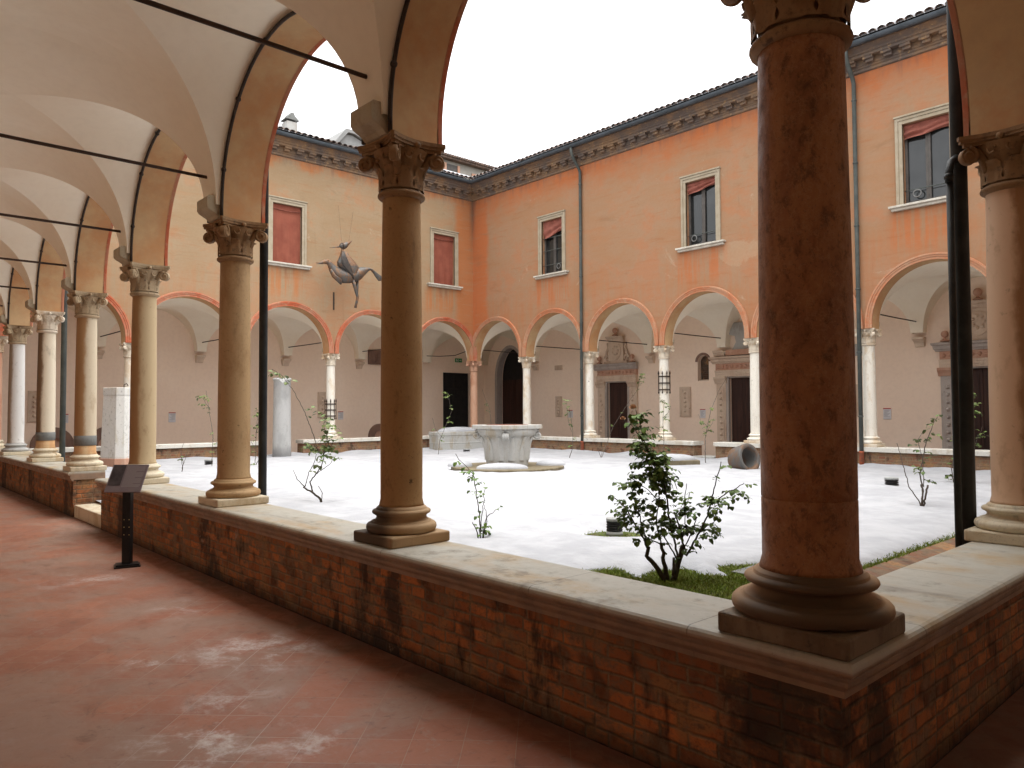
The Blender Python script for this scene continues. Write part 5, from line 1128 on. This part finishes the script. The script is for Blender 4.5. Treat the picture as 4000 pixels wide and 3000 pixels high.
def rose(loc, label, stems, sc, leaf_sz, dens, lm=None, sm=None, blooms=(), extra=None, depth=0.12, rs=1.0):
    """stems: list of (points [(u, h)], radius at foot, radius at tip, leafiness); u across the view and h up, in units of sc metres"""
    lm, sm = lm or M_LEAF, sm or M_STEM
    o = thing('rose_bush', label, 'rose bush', loc, 'rose bushes in the court'); P0 = Vector(loc)
    st = MB(); lf = MB(); 
    for pts, r0, r1, lv in stems:
        dz = random.uniform(-depth, depth); path = []; h0 = pts[0][1]; hn = max(abs(p[1] - h0) + abs(p[0] - pts[0][0]) for p in pts) + 1e-6
        P = [P0 + vR * (u * sc) + Vector((0, 0, h * sc)) + vF * (dz * ((abs(h - h0) + abs(u - pts[0][0])) / hn) if len(pts[0]) < 3 else 0) for u, h, *_ in pts]
        base_off = Vector((0, 0, 0))
        fine = []
        for a, b in zip(P, P[1:]):
            m_ = max(2, int((b - a).length / 0.035))
            for i in range(m_): fine.append(a.lerp(b, i / m_) + Vector((random.gauss(0, .004), random.gauss(0, .004), random.gauss(0, .003))) * min(1.5, rs))
        fine.append(P[-1])
        st.tube(fine, [r0 + (r1 - r0) * i / (len(fine) - 1) for i in range(len(fine))], 7)
        if lv > 0:
            ln = sum((b - a).length for a, b in zip(P, P[1:])); cnt = int(ln * dens * lv)
            for i in range(cnt):
                t = random.random() ** 0.75; q_ = fine[min(len(fine) - 1, int(t * len(fine)))]; a = random.uniform(0, 6.28)
                spray(lf, q_, (math.cos(a), math.sin(a), random.uniform(-0.5, 0.6)), leaf_sz * random.uniform(0.7, 1.15), random.choice((3, 5, 5)))
    if extra: extra(lf, P0)
    st.build('stems', sm, o)
    if lf.f: lf.build('foliage', lm, o)
    for (u, h, r_) in blooms:
        b = MB(); c_ = P0 + vR * (u * sc) + Vector((0, 0, h * sc)); b.smooth = True
        for i in range(14):
            a = i * 2.4; rr = r_ * (0.25 + 0.05 * i); d_ = Vector((math.cos(a), math.sin(a), 0)); leaf(b, c_ + Vector((0, 0, -0.3 * r_)), d_ * (0.3 + i * 0.06) + Vector((0, 0, 1 - i * 0.06)), r_ * 1.25, -0.35)
        b.build('bloom', M_BLOOM, o)
    return o
random.seed(11)
k_ = 0.001227
def B_(x, y): return ((x - 690), (1350 - y))
big = [
 ([B_(650, 1345), B_(600, 1265), B_(545, 1200), B_(512, 1165), B_(530, 1095)], .026, .016, 0.0), ([B_(525, 1110), B_(470, 990), B_(430, 930), B_(380, 830), B_(320, 775), B_(270, 735)], .009, .004, 1.5),
 ([B_(663, 1340), B_(650, 1250), B_(640, 1150), B_(625, 1075)], .024, .014, 0.1), ([B_(628, 1090), B_(590, 1070), B_(530, 1040), B_(480, 990)], .006, .004, 1.2), ([B_(635, 1130), B_(600, 1010), B_(580, 900), B_(600, 760), B_(590, 640)], .007, .004, 1.4),
 ([B_(705, 1345), B_(745, 1230), B_(775, 1160), B_(795, 1100)], .028, .022, 0.0), ([B_(785, 1120), B_(765, 1010), B_(740, 940), B_(700, 840)], .011, .005, 1.3), ([B_(800, 1160), B_(850, 1075), B_(905, 990), B_(960, 870), B_(1005, 720), B_(1035, 600), B_(1065, 490)], .010, .004, 1.0),
 ([B_(985, 800), B_(1060, 735), B_(1140, 690), B_(1190, 655), B_(1215, 640)], .006, .003, 1.3), ([B_(905, 990), B_(960, 960), B_(1010, 930), B_(1030, 900)], .006, .003, 1.5),
 ([B_(742, 1200), B_(715, 1060), B_(690, 950), B_(670, 800), B_(645, 640), B_(600, 540), B_(545, 440), B_(505, 330), B_(475, 220), B_(445, 115)], .010, .004, 0.9),
 ([B_(740, 1190), B_(690, 1110), B_(640, 1020), B_(615, 930)], .008, .004, 0.6), ([B_(715, 1180), B_(700, 1240), B_(690, 1290)], .012, .012, 0),
 ([B_(522, 1110), B_(490, 950), B_(450, 820), B_(415, 700), B_(400, 590)], .007, .003, 1.4), ([B_(690, 940), B_(760, 860), B_(820, 790), B_(845, 720)], .006, .003, 1.5), ([B_(800, 1000), B_(800, 900), B_(795, 760), B_(820, 650)], .005, .003, 0.9),
 ([B_(545, 440), B_(470, 300), B_(400, 215), B_(355, 185)], .005, .003, 0.15), ([B_(735, 1190), B_(790, 1080), B_(840, 990), B_(870, 880)], .007, .004, 1.1), ([B_(640, 640), B_(640, 560), B_(600, 470), B_(560, 400)], .006, .004, 2.2), ([B_(640, 640), B_(680, 600), B_(720, 620), B_(745, 690)], .005, .003, 2.0),
 ([B_(600, 760), B_(540, 690), B_(480, 660), B_(440, 620)], .005, .003, 2.0), ([B_(650, 700), B_(620, 640), B_(540, 590), B_(500, 580)], .005, .003, 1.6),
]
def mass(lf, P0):
    for (cx_, cy_, rx, ry, n_) in ((600, 510, 60, 65, 26), (620, 600, 80, 55, 40), (460, 610, 60, 55, 14), (510, 800, 60, 55, 16), (370, 870, 45, 90, 16), (820, 800, 50, 60, 12), (1010, 800, 55, 75, 18), (1100, 760, 45, 55, 9), (700, 970, 70, 55, 16), (840, 985, 60, 45, 14), (500, 960, 70, 60, 16), (480, 390, 40, 45, 10), (490, 250, 30, 45, 6), (440, 160, 26, 30, 4), (540, 430, 45, 35, 8), (960, 1000, 60, 40, 11), (640, 750, 40, 60, 10), (1180, 720, 35, 35, 7), (410, 680, 35, 50, 8), (670, 880, 50, 50, 9)):
        for i in range(int(n_ * 1.25)):
            u, h = B_(random.gauss(cx_, rx * 0.62), random.gauss(cy_, ry * 0.6)); a = random.uniform(0, 6.28)
            spray(lf, P0 + vR * (u * k_) + Vector((0, 0, h * k_)) + vF * random.gauss(0, 0.07), (math.cos(a), math.sin(a), random.uniform(-0.7, 0.3)), random.uniform(0.034, 0.056), random.choice((3, 3, 5)))
top_leaves = MB()
def crown(P0):
    for (cx_, cy_, rx, ry, n_) in ((600, 480, 60, 50, 14), (495, 250, 30, 50, 9), (490, 370, 40, 45, 11), (445, 150, 26, 30, 6), (560, 420, 45, 35, 7), (620, 560, 60, 40, 8), (470, 490, 35, 30, 5)):
        for i in range(n_):
            u, h = B_(random.gauss(cx_, rx * 0.62), random.gauss(cy_, ry * 0.6)); a = random.uniform(0, 6.28)
            spray(top_leaves, P0 + vR * (u * k_) + Vector((0, 0, h * k_)) + vF * random.gauss(0, 0.06), (math.cos(a), math.sin(a), random.uniform(-0.6, 0.4)), random.uniform(0.036, 0.06), random.choice((3, 5)))
BUSH = rose((-2.48, 2.47, GZ), 'tall leafy rose bush with two faded blooms in the grass behind the parapet', big, k_, 0.042, 9.5, blooms=((430 - 690, 1350 - 95, 0.034), (355 - 690, 1350 - 175, 0.024)), extra=mass)
crown(Vector((-2.48, 2.47, GZ))); top_leaves.build('young_foliage', M_LEAFY, BUSH)
# smaller roses: (u, h) in metres
def tw(*p): return list(p)
rose((-5.09, 2.46, 0.16), 'thin rose with a few leaves just right of the second brown column', [
 (tw((-.01, 0), (-.06, .16), (-.09, .21)), .008, .004, .2), (tw((0, 0), (-.01, .3), (-.05, .55), (-.08, .75), (-.18, .85), (-.25, .92), (-.29, .98)), .008, .003, 1.0), (tw((.02, 0), (.05, .2), (.08, .27), (.2, .35)), .007, .003, .6), (tw((.03, 0), (.07, .22), (.05, .40)), .006, .003, .3), (tw((.0, .1), (.03, .35), (.06, .62)), .006, .003, 1.0)], 1.0, 0.05, 13, M_LEAFY)
rose((-9.31, 2.72, 0.17), 'bare branching rose with one long leafy shoot between the second and third columns', [
 (tw((0, 0), (-.03, .1), (-.14, .2), (-.27, .28)), .02, .013, 0), (tw((-.27, .28), (-.37, .40), (-.42, .55)), .008, .003, .1), (tw((-.14, .2), (-.20, .35), (-.10, .47), (-.02, .60), (.02, .78), (.06, .98)), .012, .004, .5), (tw((-.1, .47), (.1, .62), (.19, .75)), .006, .003, .2), (tw((-.26, .28), (-.20, .5), (-.12, .62), (-.06, .8)), .007, .004, .3), (tw((.0, .0), (.03, .18), (-.03, .3)), .008, .004, 0),
 (tw((-.05, .80), (-.14, 1.1), (-.28, 1.45), (-.45, 1.78), (-.66, 2.05), (-.82, 2.15)), .006, .003, .45), (tw((.02, .78), (.08, 1.05), (.12, 1.32)), .006, .003, 1.5), (tw((.0, .75), (.12, .95), (.05, 1.25), (.1, 1.4)), .006, .003, 1.2), (tw((.0, .8), (-.15, .95), (-.28, .98)), .005, .003, 1.0), (tw((.03, .8), (.16, .92), (.2, 1.02)), .005, .003, 1.3)], 1.0, 0.075, 15, M_LEAFL, M_STEM)
rose((-2.64, 8.93, 0.17), 'rose with grey-green leaves in the snow between the red column and the black downpipes', [
 (tw((0, 0), (-.03, .1), (-.16, .30), (-.2, .5), (-.30, .95)), .009, .004, .05), (tw((.02, 0), (.03, .3), (.0, .5), (.1, .95), (.24, 1.25), (.3, 1.35)), .012, .004, .6), (tw((-.01, 0), (.0, .25), (-.04, .35)), .014, .012, 0), (tw((.03, 0), (.05, .34)), .014, .014, 0), (tw((.04, .3), (.05, .7), (-.02, 1.0), (.05, 1.1)), .006, .003, 1.2)], 1.0, 0.07, 11, M_LEAFL, M_STEMG)
rose((-3.34, 12.66, 0.19), 'rose with bright leaves against the far dark portal at the right edge', [(tw((0, 0), (-.05, .3), (.1, .9), (.35, 1.45)), .009, .004, 1.0), (tw((.05, 0), (.3, .6), (.5, 1.1)), .008, .003, .9), (tw((.2, .8), (.35, 1.2), (.45, 1.75)), .006, .003, 1.4)], 1.0, 0.07, 11, M_LEAFL, M_STEMG)
rose((-16.89, 3.12, 0.19), 'small bare rose in the snow right of the info stand', [(tw((0, 0), (.01, .25), (-.08, .5)), .010, .004, .0), (tw((0, .1), (.07, .35), (.1, .52)), .007, .003, 0), (tw((0, .2), (-.02, .55), (.05, .72)), .006, .003, .5)], 1.0, 0.07, 11, M_LEAFL, M_STEMG)
rose((-17.66, 5.23, 0.19), 'rose half hidden behind the dark downpipe in the snow', [(tw((0, 0), (.12, .2), (.2, .5)), .010, .004, .1), (tw((0, 0), (.03, .3), (.02, .7), (.06, 1.3)), .009, .004, .4), (tw((.05, .9), (.1, 1.2), (.05, 1.5)), .006, .003, 1.5), (tw((0, .5), (-.15, .8), (-.3, .9)), .005, .003, .8)], 1.0, 0.07, 11, M_LEAFL, M_STEMG)
rose((-17.9, 4.2, 0.19), 'leggy rose showing green tips just left of the tan limestone column', [(tw((0, 0), (.05, .8), (-.05, 1.5), (-.12, 2.0)), .008, .003, .3), (tw((-.05, 1.5), (-.2, 1.7), (-.3, 1.85)), .006, .003, 1.6)], 1.0, 0.07, 11, M_LEAFL, M_STEMG)
rose((-18.02, 11.51, 0.2), 'leaning thin rose with a leafy tip in front of the stone trough', [(tw((0, 0), (.05, .5), (.3, 1.1), (.42, 1.4), (.35, 1.75), (.32, 2.0)), .010, .004, .45), (tw((.35, 1.8), (.22, 1.95), (.2, 2.05)), .005, .003, 1.5), (tw((.1, .6), (-.1, .85), (-.2, 1.2)), .005, .003, .2)], 1.0, 0.07, 11, M_LEAFL, M_STEMG)
rose((-13.6, 12.97, 0.2), 'leaning thin rose in the snow right of the wellhead', [(tw((0, 0), (.1, .3), (.12, .8), (.02, 1.5)), .010, .004, .3), (tw((.08, .8), (-.02, 1.2), (-.05, 1.75)), .006, .003, 1.0)], 1.0, 0.065, 11, M_LEAFL, M_STEMG)
rose((-13.11, 13.84, 0.22), 'small bare twiggy rose in front of the arms-topped portal', [(tw((0, 0), (-.08, .2), (-.12, .32)), .008, .004, 0), (tw((0, 0), (.06, .3)), .008, .004, 0), (tw((.02, 0), (.35, .9), (.9, 1.75), (1.1, 2.0), (1.2, 2.45)), .007, .003, .12), (tw((1.08, 1.95), (1.15, 2.2), (1.2, 2.5)), .006, .003, 1.6)], 1.0, 0.065, 11, M_LEAFL, M_STEMG)
rose((-9.56, 13.87, 0.22), 'tall thin rose by the gap of the far parapet', [(tw((0, 0), (.0, .7), (.15, 1.4), (.35, 1.9), (.6, 2.3)), .010, .003, .15), (tw((.03, .8), (.2, 1.05), (.25, 1.2)), .006, .003, 1.2), (tw((.05, 1.0), (-.1, 1.1), (-.15, 1.3)), .006, .003, .8)], 1.0, 0.065, 11, M_LEAFL, M_STEMG)
rose((-10.3, 13.0, 0.22), 'rose with dry leaves at its tip beside the low slab', [(tw((0, 0), (.05, .6), (.02, 1.2), (.06, 1.65)), .010, .004, .6), (tw((.05, .6), (-.15, .8), (-.25, .7)), .006, .003, 1.0), (tw((.03, 1.2), (.18, 1.35), (.2, 1.5)), .006, .003, 1.0)], 1.0, 0.065, 11, M_LEAFL, M_STEMG)
rose((-17.0, 12.9, 0.2), 'sparse rose tip rising behind the wellhead in front of the great dark doorway', [(tw((0, 0), (.02, .8), (-.05, 1.5), (-.2, 1.85), (-.3, 2.15)), .009, .003, .4)], 1.0, 0.05, 6, M_LEAFL, M_STEMG)

# ------------------------------------------------------------------ information stand
IS = thing('info_stand', 'black post holding a slanted dark information panel beside the parapet opening', 'information stand', (-7.2, -0.68, 0))
cI = Vector((-7.2, -0.68, 0))
def TI(u, v, z): p = cI + vR * u + vF * v; return (p.x, p.y, z)
aR, aF = R(20), 0
def TIr(u, v, z): return TI(u * math.cos(0.5) - v * math.sin(0.5), u * math.sin(0.5) + v * math.cos(0.5), z)
q = MB(); q.box(-0.125, 0.125, -0.10, 0.10, 0.0, 0.016, TIr); q.box(-0.11, 0.11, -0.088, 0.088, 0.0165, 0.034, TIr); q.build('foot_plate', M_BLACK, IS, bevel=0.003)
q = MB(); q.box(-0.043, 0.043, -0.035, 0.035, 0.034, 0.80, TI); q.build('post', M_BLACK, IS, bevel=0.004)
q = MB()
for zz in (0.34, 0.42, 0.50):
    for u in (-0.02, 0.034): q.sphere(TI(u, -0.036, zz), 0.006, 8, 6)
q.build('screw', M_BRASS, IS)
q = MB(); q.box(-0.03, 0.03, -0.03, 0.05, 0.74, 0.83, TI); q.build('bracket', M_BLACK, IS, bevel=0.004)
# slanted board: v from 0 (low, near) to 1 (high, far)
def PB(u, t, n_): d = Vector((0, 0.19, 0.275)).normalized(); nn = Vector((0, -0.275, 0.19)).normalized(); L_ = 0.334; return TI(-0.015 + u, -0.10 + d.y * L_ * t + nn.y * n_, 0.80 + d.z * L_ * t + nn.z * n_)
q = MB()
P8 = [PB(u, t, n_) for n_ in (-0.014, 0.0) for u, t in ((-0.19, 0), (0.19, 0), (0.19, 1), (-0.19, 1))]; I = [q.vert(p) for p in P8]
for f_ in ((0, 1, 2, 3), (4, 5, 6, 7), (0, 1, 5, 4), (1, 2, 6, 5), (2, 3, 7, 6), (3, 0, 4, 7)): q.face([I[i] for i in f_])
PNL = q.build('panel', M_PANEL, IS)
q = MB(); q.poly([PB(-0.178, 0.23, 0.002), PB(-0.045, 0.23, 0.002), PB(-0.045, 0.985, 0.002), PB(-0.178, 0.985, 0.002)]); q.build('photograph', M_PHOTO, PNL)
q = MB(); random.seed(5)
for i in range(22):
    t = 0.94 - i * 0.036; w_ = 0.2 if i % 6 else 0.12; q.poly([PB(-0.03, t, 0.0022), PB(-0.03 + w_ * random.uniform(0.9, 1.0), t, 0.0022), PB(-0.03 + w_, t + 0.011, 0.0022), PB(-0.03, t + 0.011, 0.0022)])
q.build('text_lines', M_TEXT, PNL)

# ------------------------------------------------------------------ signs and stones on the far back walls
def wall_sign(key, u0, u1, z0, z1, label):
    Fq = gface(key); a, b = min(u0, u1), max(u0, u1); o = thing('wall_sign', label, 'sign', Fq((a + b) / 2, 0.01, z0), 'small white explanatory signs')
    q = MB(); q.box(a, b, 0.0, 0.02, z0, z1, Fq); q.build('sign_board', M_PAPER, o)
    q = MB(); q.box(a, b, 0.0205, 0.024, z1 - 0.03, z1, Fq); q.build('header_strip', M_REDT, o)
    q = MB()
    for i in range(7): zz = z1 - 0.07 - i * 0.03; q.box(a + 0.025, b - 0.03 - 0.03 * (i % 3), 0.0203, 0.0215, zz, zz + 0.008, Fq)
    q.build('text_lines', M_INK, o)
def lxB(x): return x - XA
def lxA(y): return W - y
wall_sign('B', lxB(-19.36), lxB(-19.12), 1.33, 1.64, 'small white sign right of the narrow relief stone, left of the grey downpipe')
wall_sign('B', lxB(-13.14), lxB(-12.93), 1.34, 1.65, 'small white sign under the arched niche, right of the wide relief stone')
wall_sign('B', lxB(-7.08), lxB(-6.87), 1.33, 1.65, 'small white sign between the red corner column and the black downpipes')
wall_sign('A', lxA(11.59), lxA(11.82), 1.31, 1.63, 'small white sign right of the white column with the lower iron grille')
wall_sign('A', lxA(5.28), lxA(5.50), 1.30, 1.63, 'small white sign on the pink wall between the blotchy and the tan columns')
wall_sign('A', lxA(2.14), lxA(2.34), 1.32, 1.60, 'small white sign behind the grey downpipe at far left')
def relief(key, u0, u1, z0, z1, label, mt=None, d=0.05):
    Fq = gface(key); a, b = min(u0, u1), max(u0, u1); o = thing('stone_relief', label, 'relief stone', Fq((a + b) / 2, 0.01, z0), 'carved stones on the cloister walls')
    q = MB(); q.box(a, b, 0.0, d, z0, z1, Fq); q.build('slab', mt or M_PORT, o, bevel=0.012)
    q = MB(); m_ = min(0.05, (b - a) * 0.12)
    q.box(a + m_, b - m_, d + 0.0005, d + 0.012, z1 - m_ * 1.6, z1 - m_, Fq); q.box(a + m_, b - m_, d + 0.0005, d + 0.012, z0 + m_, z0 + m_ * 1.6, Fq); q.box(a + m_, a + m_ * 1.6, d + 0.0005, d + 0.0118, z0 + m_ * 1.6, z1 - m_ * 1.6, Fq); q.box(b - m_ * 1.6, b - m_, d + 0.0005, d + 0.0118, z0 + m_ * 1.6, z1 - m_ * 1.6, Fq)
    if z1 - z0 > 0.5:
        for i in range(5): zz = z0 + (z1 - z0) * (0.2 + 0.15 * i); q.sphere(Fq((a + b) / 2, d, zz), min(0.05, (b - a) * 0.18), 8, 6)
    q.build('carving', mt or M_PORT, o)
relief('B', lxB(-20.07), lxB(-19.71), 1.37, 2.21, 'narrow brown relief stone on the wall right of the great dark doorway')
relief('B', lxB(-13.96), lxB(-13.50), 1.38, 2.43, 'wide tan inscribed stone left of the arched niche')
relief('B', lxB(-20.10), lxB(-19.68), 3.29, 3.48, 'small carved stone high on the wall right of the great dark doorway')
relief('B', lxB(-8.3), lxB(-7.75), 1.42, 2.35, 'tan stone slab on the wall just right of the red corner column')
relief('B', lxB(-8.0), lxB(-7.5), 3.18, 3.52, 'small grey stone shelf high on the wall right of the red corner column', M_GREYS, 0.12)
relief('A', lxA(10.72), lxA(11.10), 1.38, 2.38, 'tan relief stone behind the column with the lower iron grille')
relief('A', lxA(1.27), lxA(1.60), 1.36, 2.30, 'tan relief stone seen between the two leftmost near columns')
relief('A', lxA(12.93), lxA(13.60), 3.53, 4.12, 'dark square stone high on the wall left of the second brown column', M_LUN, 0.10)
relief('A', lxA(6.95), lxA(7.35), 1.75, 2.15, 'small red-brown relief stone behind the dark downpipe', M_LUN)
def lunette(yc, r, label):
    Fq = gface('A'); u = lxA(yc); q = MB(); n_ = 20; o_ = []
    o = thing('stone_arch_fragment', label, 'arch fragment', Fq(u, 0.1, 0), 'brown carved arch fragments leaning on the wall')
    for i in range(n_):
        a0, a1 = math.pi * i / n_, math.pi * (i + 1) / n_
        q.prism([(u - r * math.cos(a0), 0.62 + r * math.sin(a0)), (u - r * math.cos(a1), 0.62 + r * math.sin(a1)), (u - 0.52 * r * math.cos(a1), 0.62 + 0.45 * r * math.sin(a1)), (u - 0.52 * r * math.cos(a0), 0.62 + 0.45 * r * math.sin(a0))], 0.0, 0.14, lambda x, z, t: Fq(x, t, z))
    for sg in (-1, 1): q.box(min(u + sg * r, u + sg * 0.52 * r), max(u + sg * r, u + sg * 0.52 * r), 0.0, 0.14, 0, 0.62, Fq)
    q.build('arch_ring', M_LUN, o, bevel=0.0)
    q = MB(); q.box(u - 0.52 * r, u + 0.52 * r, 0.0, 0.05, 0, 0.62 + 0.46 * r, Fq); q.build('arch_infill', M_PORTR, o)
lunette(1.92, 0.58, 'brown carved arch fragment behind the grey downpipe at far left'); lunette(3.45, 0.58, 'brown carved arch fragment half hidden by the white marble pillar'); lunette(13.45, 0.50, 'brown carved arch fragment peeking out left of the second brown column')
# exit sign
Fq = gface('A'); u0, u1 = lxA(17.75), lxA(17.38); EX = thing('exit_sign', 'small green emergency exit sign above the dark rectangular door', 'exit sign', Fq((u0 + u1) / 2, 0.02, 3.8))
q = MB(); q.box(u0, u1, 0.02, 0.05, 3.79, 3.96, Fq); q.build('sign_box', M_EXIT, EX)
q = MB(); m_ = 0.052
def pg(pts): q.poly([Fq(u1 - (u1 - u0) * a, m_, 3.79 + 0.17 * b) for a, b in pts])
pg([(0.10, 0.2), (0.22, 0.2), (0.22, 0.8), (0.10, 0.8)])                                  # doorway bar
pg([(0.30, 0.45), (0.42, 0.45), (0.46, 0.72), (0.36, 0.74)]); pg([(0.40, 0.76), (0.47, 0.76), (0.47, 0.88), (0.40, 0.88)]); pg([(0.30, 0.45), (0.36, 0.45), (0.30, 0.16), (0.24, 0.2)]); pg([(0.36, 0.45), (0.42, 0.45), (0.52, 0.22), (0.46, 0.18)])
pg([(0.60, 0.42), (0.78, 0.42), (0.78, 0.58), (0.60, 0.58)]); pg([(0.78, 0.28), (0.92, 0.5), (0.78, 0.72)])
q.build('pictogram', M_PAPER, EX)

# ------------------------------------------------------------------ hanging bird sculpture
XG = -20.2
BS = thing('bird_sculpture', 'patinated sheet-metal bird carrying a cloaked rider, hung before the tan wall', 'sculpture', (XG, 9.4, 6.2))
def bp(y, z, r1, r2, tx=0.0, ty=0.0): return ((XG, y, z), (r2, 0, 0), Vector((0, -ty, 0)) if 0 else (0, r1 * ty, r1 * (1 - abs(ty))))
q = MB(); q.smooth = True
body = [(8.29, 6.385, .006, .006), (8.40, 6.395, .018, .016), (8.50, 6.415, .035, .03), (8.60, 6.455, .062, .05), (8.70, 6.47, .08, .065), (8.78, 6.42, .085, .07), (8.86, 6.33, .11, .085), (8.96, 6.23, .16, .11), (9.10, 6.14, .19, .15), (9.28, 6.09, .20, .17), (9.48, 6.10, .19, .18), (9.68, 6.16, .19, .17), (9.84, 6.24, .18, .15), (9.98, 6.30, .14, .11), (10.12, 6.37, .09, .08), (10.24, 6.42, .05, .06), (10.34, 6.42, .035, .055), (10.45, 6.34, .045, .06), (10.56, 6.24, .075, .05), (10.68, 6.15, .10, .035), (10.76, 6.10, .02, .02)]
pts_ = [Vector((XG, b[0], b[1])) for b in body]; rows_ = []
for i, b in enumerate(body):
    d_ = (pts_[min(i + 1, len(body) - 1)] - pts_[max(i - 1, 0)]).normalized(); up_ = Vector((1, 0, 0)).cross(d_); k9 = 1.15 if 6 <= i <= 14 else 1.1; rows_.append((pts_[i] - Vector((0, 0, 0.03 if 6 <= i <= 12 else 0)), up_ * b[2] * k9, Vector((b[3] * k9, 0, 0))))
q.ell(rows_, 16); q.sphere((XG + 0.062, 8.70, 6.50), 0.022, 8, 6)
q.build('bird_body', M_RUST, BS)
q = MB(); q.tube([(XG, 8.30, 6.35), (XG, 8.42, 6.365), (XG, 8.55, 6.39)], [0.005, 0.014, 0.02], 8); q.build('beak', M_RUST, BS)
q = MB(); q.smooth = True; q.ell([((XG + 0.1, 8.76, 6.2), (0.05, 0.02, 0), (0, 0.01, 0.03)), ((XG + 0.16, 8.85, 6.0), (0.05, 0.03, 0), (0, 0.04, 0.05)), ((XG + 0.12, 9.05, 5.9), (0.08, 0, 0.02), (0, 0.08, 0.04)), ((XG + 0.08, 9.16, 5.77), (0.03, 0, 0), (0, 0.03, 0.01))], 10); q.build('wing_sheet', M_RUST, BS)
RD = MB(); RD.smooth = True
RD.ell([((XG, 9.245, 6.99), (0.035, 0, 0), (0, 0.035, 0)), ((XG, 9.25, 6.92), (0.04, 0, 0), (0, 0.045, 0)), ((XG, 9.30, 6.85), (0.10, 0, 0), (0, 0.11, 0)), ((XG, 9.36, 6.70), (0.13, 0, 0), (0, 0.22, 0)), ((XG, 9.41, 6.52), (0.17, 0, 0), (0, 0.36, 0)), ((XG, 9.46, 6.40), (0.20, 0, 0), (0, 0.39, 0.0)), ((XG, 9.58, 6.20), (0.20, 0, 0), (0, 0.27, 0)), ((XG, 9.60, 6.0), (0.16, 0, 0), (0, 0.10, 0))], 16)
RI = RD.build('rider', M_RUST, BS)
q = MB(); q.smooth = True; q.sphere((XG, 9.22, 7.06), 0.085, 14, 10, 0.9, 1.05, 1.0); q.build('head', M_RUST, RI)
q = MB(); q.tube([(XG, 9.24, 7.05), (XG, 9.33, 7.09), (XG, 9.45, 7.18), (XG, 9.60, 7.285)], [0.115, 0.105, 0.06, 0.004], 14); q.build('pointed_hat', M_RUST, RI)
q = MB(); q.tube([(XG, 9.17, 7.03), (XG, 8.97, 6.98), (XG, 8.77, 6.93)], [0.028, 0.018, 0.004], 8); q.build('long_nose', M_RUST, RI)  # the rider's long pointed nose
q = MB(); q.smooth = True; q.ell([((XG + 0.10, 9.22, 6.86), (0.02, 0, 0), (0, 0.05, 0)), ((XG + 0.17, 9.20, 6.65), (0.02, 0, 0), (0, 0.11, 0)), ((XG + 0.20, 9.28, 6.40), (0.02, 0, 0), (0, 0.16, 0)), ((XG + 0.21, 9.46, 6.15), (0.02, 0, 0), (0, 0.06, 0)), ((XG + 0.2, 9.55, 5.98), (0.02, 0, 0), (0, 0.02, 0))], 10); q.build('cloak_front', M_RUSTD, RI)
q = MB(); q.tube([(XG + 0.1, 9.56, 6.0), (XG + 0.1, 9.66, 5.72), (XG + 0.06, 9.78, 5.42), (XG + 0.05, 9.76, 5.3), (XG + 0.05, 9.70, 5.06)], [0.06, 0.055, 0.045, 0.04, 0.045], 8); q.build('leg', M_RUST, BS)
q = MB(); q.tube([(XG - 0.1, 9.86, 6.05), (XG - 0.05, 9.83, 5.75), (XG, 9.79, 5.45)], [0.05, 0.045, 0.035], 8); q.build('leg', M_RUST, BS)
q = MB(); q.tube([(XG, 9.47, 7.2), (XA + TH, 10.11, 8.51)], 0.0022, 5); q.build('wire', M_IRON, BS)
q = MB(); q.tube([(XG, 9.22, 7.14), (XA + TH, 9.54, 8.63)], 0.0022, 5); q.build('wire', M_IRON, BS)
